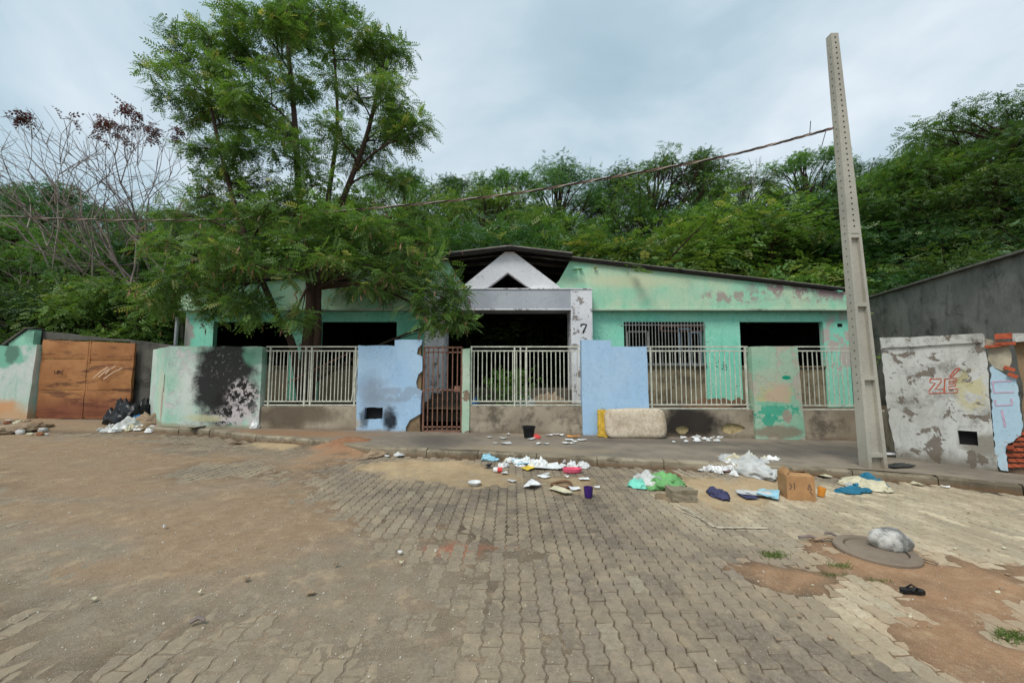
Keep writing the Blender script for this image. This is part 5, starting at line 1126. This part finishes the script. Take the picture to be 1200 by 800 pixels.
m = MB(); m.slab(rough_line([(XP(700, 8.6, 500), zb_ + .02), (XP(711, 8.6, 500), zb_), (XP(712, 8.6, 500), zt_ - .03), (XP(701, 8.6, 500), zt_ - .04)], .1, .012, 3), [], (0, 8.5, 0), (1, 0, 0), (0, .12, 1), (0, .10, 0)); m.obj('yellow_foam', simple('yellow_foam', s(206, 168, 66), .9, .25, 12), mat_o)

# --- cardboard box
bp = spot_on(944, 586, RD); M_card = simple('cardboard', s(176, 134, 92), .9, .18, 5); M_card2 = simple('cardboard_print', s(110, 92, 84), .9, .2)
box = thing('cardboard_box', 'open brown cardboard box with small printed marks standing on the street', 'box', (bp.x, bp.y + .15, bp.z - .012))
bw, bd, bh = .30, .27, .29; cz = math.radians(-14)
def bq(x, y, z): return (bp.x + x * math.cos(cz) - y * math.sin(cz), bp.y + .15 + x * math.sin(cz) + y * math.cos(cz), bp.z - .01 + z)
def bbox(m, a, b): 
    t = MB(); t.box(a, b); m.add([bq(*v) for v in t.v], t.f)
for nm, a, b in (('side', (-bw / 2, -bd / 2, 0), (bw / 2, -bd / 2 + .006, bh)), ('side', (-bw / 2, bd / 2 - .006, 0), (bw / 2, bd / 2, bh)), ('side', (-bw / 2, -bd / 2 + .007, 0), (-bw / 2 + .006, bd / 2 - .007, bh)), ('side', (bw / 2 - .006, -bd / 2 + .007, 0), (bw / 2, bd / 2 - .007, bh)), ('base', (-bw / 2 + .007, -bd / 2 + .007, .002), (bw / 2 - .007, bd / 2 - .007, .008))):
    m = MB(); bbox(m, a, b); m.obj(nm, M_card, box)
for fl2 in (((-bw / 2, -bd / 2 + .003, bh), (bw / 2, -bd / 2 + .003, bh), (bw / 2 - .01, -bd / 2 + .13, bh + .012), (-bw / 2 + .01, -bd / 2 + .13, bh + .02)), ((-bw / 2 + .003, -bd / 2 + .01, bh), (-bw / 2 + .003, bd / 2 - .01, bh), (-bw / 2 + .06, bd / 2 - .03, bh + .07), (-bw / 2 + .05, -bd / 2 + .03, bh + .06)), ((-bw / 2, bd / 2 - .003, bh), (bw / 2, bd / 2 - .003, bh), (bw / 2 - .01, bd / 2 - .11, bh + .03), (-bw / 2 + .01, bd / 2 - .11, bh + .02))):
    m = MB(); m.add([bq(*v) for v in fl2] + [bq(v[0], v[1], v[2] - .005) for v in fl2], [(0, 1, 2, 3), (7, 6, 5, 4), (0, 4, 5, 1), (1, 5, 6, 2), (2, 6, 7, 3), (3, 7, 4, 0)]); m.obj('flap', M_card, box, fixn=True)
m = MB(); b4 = (Vector(bq(0, -bd / 2, 0)), Vector((math.cos(cz), math.sin(cz), 0)), Vector((0, 0, 1)), Vector((math.sin(cz), -math.cos(cz), 0)))
for pts in ([(-.12, .2), (-.1, .16), (-.12, .13)], [(-.07, .21), (-.07, .13)], [(.09, .2), (.11, .14), (.07, .14), (.09, .2)], [(.09, .12), (.12, .08)]): m = MB(); ribbon(m, pts, .008, b4); m.obj('printed_mark', M_card2, box)

# --- manhole collar with a rock on its cover
mh_ = thing('manhole_cover', 'round concrete manhole cover sunk in the red soil', 'manhole', (MAN.x, MAN.y, MAN.z))
M_man = wallmat('manhole_concrete', s(140, 126, 110), s(120, 106, 92), grime=s(84, 70, 58), grime_at=.5)
m = MB(); m.lathe(MAN, [(.285, -.05), (.29, .03), (.28, .042), (.215, .044), (.21, .03), (.21, -.05)], 40); m.obj('collar', M_man, mh_, smooth=False)
m = MB(); m.lathe(MAN, [(.205, -.05), (.205, .028), (.195, .036), (.0, .04)], 36); m.obj('lid', M_man, mh_)
rk = Vector((gr(1028, 640).x, MAN.y + .02, MAN.z + .038)); g = G('wrapped_rock'); M_rock = g.done(g.mix(g.st(g.noise(7, 6, .7), .4, .62), s(196, 192, 184), s(112, 110, 106)), .7, g.bump(g.noise(16, 5), .7, .03))
stone('rock', 'large pale grey rock sitting on the manhole cover', 'rock', rk, .30, .21, .15, M_rock, 12, smooth=True)
# --- concrete block and other hard things
bk = spot_on(803, 587, RD); m = MB(); bm = bmesh.new(); bmesh.ops.create_cube(bm, size=1.); bmesh.ops.subdivide_edges(bm, edges=bm.edges[:], cuts=5, use_grid_fill=True)
for v in bm.verts: n = f1(v.co.x * 3 + 5, v.co.y * 3 + v.co.z * 2, 1.6, 4) - .5; m.v.append((bk.x + v.co.x * (.30 + n * .05), bk.y + .1 + v.co.y * (.20 + n * .06), bk.z - .01 + (v.co.z + .5) * (.13 + n * .04)))
m.f = [tuple(v.index for v in f.verts) for f in bm.faces]; bm.free(); tag(m.obj('concrete_block', wallmat('block_concrete', s(158, 148, 126), s(136, 124, 104), grime=s(84, 78, 62), grime_at=.48), base=tuple(bk)), 'broken rectangular concrete block lying on the street', 'block')
def cup(name, label, cat, p, r0, r1, h, mat, tilt=0., wall=.006, group=None):
    m = MB(); m.lathe((0, 0, 0), [(0, 0), (r0, 0), (r1, h), (r1 - wall, h), (r0 - wall, wall), (0, wall)], 20); mt_ = Matrix.Translation(p) @ Matrix.Rotation(tilt, 4, 'Y'); m.v = [tuple(mt_ @ Vector(v)) for v in m.v]
    return tag(m.obj(name, mat, base=tuple(p), smooth=False), label, cat, group)
pc = spot_on(690.5, 583, RD); 
cup('purple_pot', 'small dark purple plastic pot standing on the street', 'pot', Vector((pc.x, pc.y + .05, pc.z - .005)), .046, .058, .115, PURP)
pc = spot_on(620, 513, SW); bk_ = cup('black_bucket', 'small black plastic bucket by the low wall under the porch railing', 'bucket', Vector((pc.x, pc.y + .08, pc.z - .005)), .10, .135, .23, BLK)
m = MB(); m.lathe((pc.x, pc.y + .08, pc.z + .225), [(.132, -.03), (.142, -.025), (.144, .003), (.134, .006)], 20); m.obj('rim', BLK, bk_)
pc = spot_on(629, 513, SW); crumple('red_wrapper', 'red plastic wrapper beside the black bucket', 'wrapper', pc, .16, .12, .10, REDP, 31)
pc = spot_on(556, 568, RD); cup('white_bowl', 'shallow white plastic bowl on the sandy patch of street', 'bowl', Vector((pc.x, pc.y, pc.z - .003)), .05, .085, .045, W_)
pc = spot_on(962, 581, RD); cup('orange_cup', 'orange and white plastic cup next to the cardboard box', 'cup', pc, .035, .045, .11, ORG, .2)
pc = spot_on(583, 553, RD); ln = math.hypot(.1, .03)
m = MB(); m.tube([(pc.x - .06, pc.y, pc.z + .035), (pc.x + .0, pc.y, pc.z + .035)], .036, 10); o = m.obj('can', W_, base=tuple(pc)); tag(o, 'small red and white can lying on the street', 'can'); m = MB(); m.tube([(pc.x + .001, pc.y, pc.z + .035), (pc.x + .07, pc.y, pc.z + .035)], .037, 10); m.obj('red_band', REDP, o)
# brown ring (palm husk)
pc = spot_on(658, 569, RD); m = MB(); m.tube([(pc.x + .13 * math.cos(t), pc.y + .12 * math.sin(t), pc.z + .02 + .012 * math.sin(2 * t)) for t in [i * 2 * math.pi / 20 for i in range(21)]], .018, 6); tag(m.obj('brown_ring', BRN, base=tuple(pc)), 'brown fibrous ring lying on the street beside the purple pot', 'ring')
# pink tray
pc = spot_on(671, 553, RD); m = MB(); bm = bmesh.new(); t_ = MB(); t_.lathe((pc.x, pc.y + .03, pc.z), [(0, .004), (.10, .004), (.115, .05), (.12, .05), (.108, 0), (0, 0)], 20, 1.25, .75); tag(t_.obj('pink_tray', PINK, base=tuple(pc)), 'bright pink plastic tray by the kerb', 'tray'); bm.free()

# --- piles of cloth and rubbish
def pile(specs, name0, group=None):
    for i, (nm, lb, ct, x, y, lay, w, d, h, mat, sd_) in enumerate(specs): crumple(nm, lb, ct, spot_on(x, y, lay), w, d, h, mat, sd_, group, rot=(sd_ * 1.7) % 3)
pile([('plastic_sheeting', 'wide low spread of dirty white plastic sheeting at the kerb', 'rubbish', 872, 549, RD, 1.25, .62, .2, W2, 61),
      ('rose_rag', 'rose pink rag tucked into the heap of plastic', 'rag', 871, 549, RD, .25, .25, .17, ROS, 63),
      ('brown_rag', 'brown wrapping at the foot of the heap of plastic', 'rag', 900, 556, RD, .35, .2, .07, BRN, 65),
      ('green_cloth', 'crumpled green cloth lying on the street', 'cloth', 776, 567, RD, .62, .42, .16, GRN, 71),
      ('white_cloth', 'white cloth bundled with the green cloth', 'cloth', 760, 567, RD, .42, .34, .16, W2, 72),
      ('teal_bag', 'teal plastic bag bundled with the green cloth', 'bag', 747, 569, RD, .26, .24, .1, TEAL, 73),
      ('dark_rag', 'dark rag behind the green cloth', 'rag', 786, 558, RD, .26, .2, .07, BRN, 74),
      ('navy_cloth', 'crumpled navy blue cloth beside the concrete block', 'cloth', 842, 580, RD, .36, .2, .09, NAVY, 75),
      ('petrol_cloth', 'petrol blue cloth in front of the pole', 'cloth', 999, 575, RD, .46, .22, .06, TEA2, 76),
      ('cream_cloth', 'cream crumpled cloth in front of the pole', 'cloth', 1013, 569, RD, .55, .34, .12, CREAM, 77),
      ('grey_tangle', 'greyish tangle of rags at the pole foot', 'rag', 1028, 571, RD, .25, .2, .07, W2, 78),
      ('tissue_ball', 'crumpled white tissue ball under the burnt corner wall', 'tissue', 299, 501, SW, .2, .18, .18, W_, 79),
      ('black_bag', 'shiny black refuse bag slumped by the corner wall', 'bag', 149, 496, RD, .95, .7, .62, BLK, 81),
      ('black_bag', 'second black refuse bag leaning at the corner wall', 'bag', 163, 495, RD, .7, .5, .7, BLK, 84),
      ('clear_bag', 'pale clear plastic bag in front of the black refuse bags', 'bag', 151, 501, RD, .5, .35, .22, W2, 82),
      ('blue_bag', 'bright blue plastic bag on the rubbish pile by the corner', 'bag', 161, 499, RD, .28, .22, .3, BLUE, 83),
      ('brown_heap', 'heap of broken tile and dry debris against the corner wall', 'debris', 180, 498, RD, 1.0, .55, .34, TANC, 85),
      ('rubble_heap', 'low heap of broken plaster and soil left of the rusty gate', 'debris', 25, 503, RD, 1.5, .7, .16, TANC, 86),
      ('soil_heap', 'small rubbish-strewn soil heap at the broken kerb end', 'soil', 447, 531, RD, .85, .3, .09, TANC, 89)], 'pile')
# fire-blackened patch's white ash scraps, rubble chips
rn = random.Random(77)
def scraps(n, x0, x1, y0, y1, lay, mats, size, label, cat, group, kind='sheet', nm='paper_scrap', sd0=0):
    for i in range(n):
        p = spot_on(rn.uniform(x0, x1), rn.uniform(y0, y1), lay); w = rn.uniform(*size); mt_ = rn.choice(mats)
        if kind == 'sheet': sheet(nm, label, cat, p, w, w * rn.uniform(.5, 1), mt_, 1000 + sd0 + i, group, .02)
        elif kind == 'stone': stone(nm, label, cat, Vector((p.x, p.y, p.z - .005)), w, w * rn.uniform(.5, .9), w * rn.uniform(.35, .6), mt_, 1000 + sd0 + i, group)
        else: crumple(nm, label, cat, p, w, w * rn.uniform(.5, .9), w * rn.uniform(.25, .5), mt_, 1000 + sd0 + i, group, rings=5, seg=14)
def heap(n, x, y, sx, sy, lay, mats, size, zamp, label, cat, group, nm, seed):
    r = random.Random(seed)
    for i in range(n):
        u, v = max(-1.6, min(1.6, r.gauss(0, .55))), max(-1.6, min(1.6, r.gauss(0, .55))); p = spot_on(x + u * sx, y + v * sy, lay); p.z += zamp * max(0, 1 - u * u - v * v) * r.random(); w = r.uniform(*size)
        crumple(nm, label, cat, p, w, w * r.uniform(.5, .9), w * r.uniform(.3, .75), r.choice(mats), seed * 100 + i, group, r.uniform(0, 6), rings=5, seg=14)
heap(46, 872, 547, 34, 6, RD, [W_, W_, W2, W_, CREAM, W2], (.1, .3), .13, 'crumpled white plastic piece lying on the sheeting at the kerb', 'rubbish', 'pieces of the plastic heap', 'plastic_piece', 601)
heap(14, 765, 564, 18, 6, RD, [W2, GRN, CREAM, TEAL, BRN], (.08, .22), .05, 'small crumpled rag lying around the green cloth', 'rag', 'rags around the green cloth', 'rag_piece', 602)
heap(34, 150, 502, 30, 4, RD, [W_, W2, CREAM, W_, TANC], (.08, .22), .06, 'crumpled pale wrapper in the rubbish pile by the corner wall', 'wrapper', 'wrappers in the rubbish pile', 'pale_wrapper', 603)
heap(12, 1012, 568, 20, 5, RD, [CREAM, W2, CREAM, TEA2], (.1, .2), .05, 'crumpled cloth piece in front of the pole', 'cloth', 'cloth pieces in front of the pole', 'cloth_piece', 604)
heap(22, 625, 543, 40, 5, RD, [W_, W_, W2, W_, CREAM], (.07, .18), .02, 'crumpled small wrapper littering the gutter before the porch', 'wrapper', 'small wrappers in the gutter', 'small_wrapper', 605)
scraps(26, 788, 845, 511, 518, SW, [W_, W_, W2], (.05, .14), 'white ash-like scrap on the pavement below the charred wall', 'scrap', 'scraps below the charred wall', 'crumple', 'white_scrap', 0)
scraps(16, 560, 690, 508, 520, SW, [W_, W2], (.08, .2), 'white paper scrap lying on the pavement before the porch railing', 'scrap', 'scraps on the pavement')
scraps(7, 566, 640, 534, 546, RD, [W_, W_, LB], (.12, .22), 'crumpled white wrapper in the gutter before the porch', 'wrapper', 'wrappers in the gutter', 'crumple', 'white_wrapper', 50)
scraps(14, 570, 700, 536, 575, RD, [W_, W2, CREAM], (.06, .16), 'small paper scrap on the paving before the porch', 'scrap', 'scraps on the paving')
scraps(10, 120, 190, 496, 505, RD, [W_, W2, CREAM], (.10, .24), 'pale scrap at the edge of the rubbish pile by the corner wall', 'scrap', 'scraps at the rubbish pile', 'crumple', 'pale_scrap', 90)
scraps(26, 166, 190, 492, 502, RD, [TANC, BRN, ROS], (.07, .16), 'broken brown tile chip in the heap by the corner wall', 'chip', 'chips in the debris heap', 'stone', 'tile_chip', 100)
scraps(30, -15, 55, 494, 511, RD, [TANC, CREAM, SOILM, W2], (.08, .2), 'plaster chip in the low heap left of the rusty gate', 'chip', 'chips in the plaster heap', 'stone', 'plaster_chip', 150)
scraps(9, 425, 470, 526, 536, RD, [W_, W2, CREAM], (.08, .2), 'dirty white scrap on the soil heap at the broken kerb', 'scrap', 'scraps at the broken kerb', 'crumple', 'dirty_scrap', 200)
scraps(14, 810, 850, 541, 552, RD, [W_, W2, CREAM, ROS], (.07, .16), 'pale scrap scattered from the heap of plastic sheeting', 'scrap', 'scraps beside the plastic heap', 'crumple', 'pale_scrap', 220)
scraps(22, 900, 1190, 600, 760, RD, [TANC, CREAM, TANC], (.015, .04), 'loose stone chip lying around the red soil patch', 'stone chip', 'stone chips on the soil', 'stone', 'stone_chip', 250)
scraps(9, 40, 560, 530, 720, RD, [W_, CREAM, TANC], (.02, .05), 'tiny pale scrap on the packed dirt of the street', 'scrap', 'scraps on the packed dirt')
scraps(8, 940, 1190, 556, 572, RD, [W_, CREAM], (.06, .16), 'pale scrap in the gutter right of the pole', 'scrap', 'scraps in the gutter by the pole')
for i, (nm, lb, ct, x, y, lay, w, d, mat) in enumerate((('light_blue_wrapper', 'light blue plastic wrapper in the gutter', 'wrapper', 610, 543, RD, .34, .2, LB), ('yellow_wrapper', 'yellow and black wrapper on the street', 'wrapper', 621, 549, RD, .26, .14, YEL), ('white_bag', 'white and blue plastic bag flattened on the street', 'bag', 640, 547, RD, .4, .3, W_), ('white_strip', 'torn white strip next to the pink tray', 'scrap', 658, 548, RD, .32, .1, W_), ('magazine', 'torn magazine page on the sandy street', 'paper', 885, 580, RD, .4, .2, W2), ('blue_booklet', 'pale blue booklet lying open on the street', 'booklet', 900, 580, RD, .34, .22, LB), ('dark_booklet', 'dark folded paper lying before the blue booklet', 'paper', 876, 582, RD, .2, .16, NAVY), ('foam_board', 'white foam board lying behind the pole foot', 'board', 1048, 534, SW, .5, .16, W_), ('dark_board', 'dark plastic sheet lying behind the pole foot', 'sheet', 1052, 546, SW, .5, .2, BLK), ('black_scrap', 'dark scrap beside the white wrapper in the gutter', 'scrap', 572, 547, RD, .12, .1, BLK), ('white_cone', 'upright torn white carton in the gutter', 'carton', 628, 537, RD, .2, .2, W_), ('black_sole', 'flattened dark scrap on the pavement by the corner', 'scrap', 231, 502, SW, .3, .14, BLK), ('dirty_sheet', 'muddy dark sheet on the dirt by the kerb', 'sheet', 276, 520, RD, .22, .12, BRN), ('yellow_scrap', 'yellowish cardboard scrap on the pavement', 'scrap', 672, 512, SW, .26, .12, ORG), ('white_disc', 'white plastic disc on the street near the brown ring', 'disc', 657, 576, RD, .3, .14, CREAM), ('white_wrap', 'white wrapper on the paving near the brown ring', 'wrapper', 624, 570, RD, .22, .16, W_))):
    sheet(nm, lb, ct, spot_on(x, y, lay), w, d, mat, 500 + i, None, .035)
# black sandal
pc = spot_on(1069, 694, RD); sn = thing('black_sandal', 'black rubber sandal lying on the red soil', 'sandal', tuple(pc)); m = MB()
ol = [(a_ * .68, b_ * .68) for a_, b_ in [(.11, .0), (.10, .03), (.05, .042), (-.02, .033), (-.09, .036), (-.115, 0), (-.09, -.034), (-.02, -.03), (.05, -.042), (.10, -.03)]]
m.slab(ol, [], pc + Vector((0, 0, .024)), (1, -.12, 0), (.12, 1, 0), (0, 0, -.022)); m.obj('sole', BLK, sn, fixn=True)
for sg in (-1, 1): m = MB(); m.tube([pc + Vector((.04, 0, .026)), pc + Vector((.013, .017 * sg, .045)), pc + Vector((-.02, .024 * sg, .02))], .006, 5); m.obj('strap', BLK, sn)
# sticks beside the manhole
for i, (a, b) in enumerate((((936, 631), (965, 634)), ((955, 634), (984, 633)), ((966, 626), (984, 631)), ((1068, 655), (1100, 662)), ((222, 732), (240, 729)))):
    p, q = spot_on(*a, RD), spot_on(*b, RD); m = MB(); m.tube([p + Vector((0, 0, .015)), p.lerp(q, .5) + Vector((0, .01, .03)), q + Vector((0, 0, .012))], [.012, .014, .009], 6); tag(m.obj('stick', TANC if i % 2 else M_twig, base=tuple(p)), 'dry broken stick lying near the manhole cover' if i < 4 else 'thin dark twig lying on the packed dirt', 'stick', 'sticks near the manhole' if i < 4 else None)
# grass tufts in the joints
rs = np.random.RandomState(4); bl = (np.array([[0, -.04, 0], [0, .04, 0], [.55, .03, .05], [1, 0, -.1]]), np.array([[0, 1, 2, 3]]))
def tuft(x, y, w, d, n, h, label):
    p = spot_on(x, y, 0.); P_ = np.stack([rs.normal(0, w / 2, n), rs.normal(0, d / 2, n), np.full(n, .0)], 1); D_ = rs.normal(0, .75, (n, 3)); D_[:, 2] = .5 + rs.rand(n) * .6
    me = scatter('grass_tuft', [bl], P_, D_, h * (.5 + .8 * rs.rand(n)), np.array(L(104, 122, 62))[None] * (.7 + .6 * rs.rand(n))[:, None], rs); me.materials.append(M_leaf); o = bpy.data.objects.new('grass_tuft', me); col.objects.link(o); o.location = p; tag(o, label, 'grass', None, 'stuff')
tuft(906, 651, .12, .06, 220, .04, 'green grass tuft at the edge of the red soil patch'); tuft(986, 664, .12, .05, 160, .035, 'low grass sprouting between manhole and paving'); tuft(1188, 748, .12, .05, 260, .045, 'grass tuft at the corner of the soil patch'); tuft(1030, 681, .08, .03, 60, .03, 'thin grass sprigs in the red soil'); tuft(1150, 553, .3, .06, 120, .06, 'thin grass along the base of the whitewashed wall'); tuft(975, 674, .12, .03, 80, .03, 'thin grass along the paving joints')
# weeds, plant and rubbish behind the porch railing
wp = at(596, 462, 9.3); wp.z = .62; rs2 = np.random.RandomState(6); n = 260
P_ = np.stack([rs2.normal(0, .28, n), rs2.normal(0, .15, n), .1 + rs2.rand(n) * .75], 1); D_ = rs2.normal(0, 1, (n, 3)); D_[:, 2] += .5
wt = thing('leafy_weed', 'leafy green weed growing behind the porch railing', 'plant', tuple(wp)); m = MB()
for k in range(7): branch(m, wp + Vector((rn.gauss(0, .08), rn.gauss(0, .05), -.05)), wp + Vector((rn.gauss(0, .25), rn.gauss(0, .15), rn.uniform(.4, .85))), .012, .004, 0, 3, 4, .06, rn)
m.obj('stem', cmat('weed_stem', 104, 120, 70), wt)
me = scatter('leaves', T_far, P_, D_, .13 + .08 * rs2.rand(n), np.array(L(96, 132, 62))[None] * (.7 + .6 * rs2.rand(n))[:, None], rs2); me.materials.append(M_leaf); o = bpy.data.objects.new('leaves', me); col.objects.link(o); o.parent = wt
for i, (nm, lb, ct, x, Y, w, d, h, mat) in enumerate((('white_bundle', 'white bundle lying on the porch behind the railing', 'bundle', 614, 9.5, .6, .4, .42, W_), ('blue_bundle', 'blue plastic bag behind the porch railing next to the post', 'bag', 555, 9.4, .3, .3, .4, BLUE), ('rubble_pile', 'grey rubble pile inside the porch behind the railing', 'rubble', 640, 9.7, 1.3, .5, .4, TANC), ('rubble_pile', 'dark debris inside the yard below the barred window', 'rubble', 840, 9.5, 1.6, .6, .3, BRN))):
    x_ = XP(x, Y, 460); crumple(nm, lb, ct, Vector((x_, Y, .56)), w, d, h, mat, 300 + i)
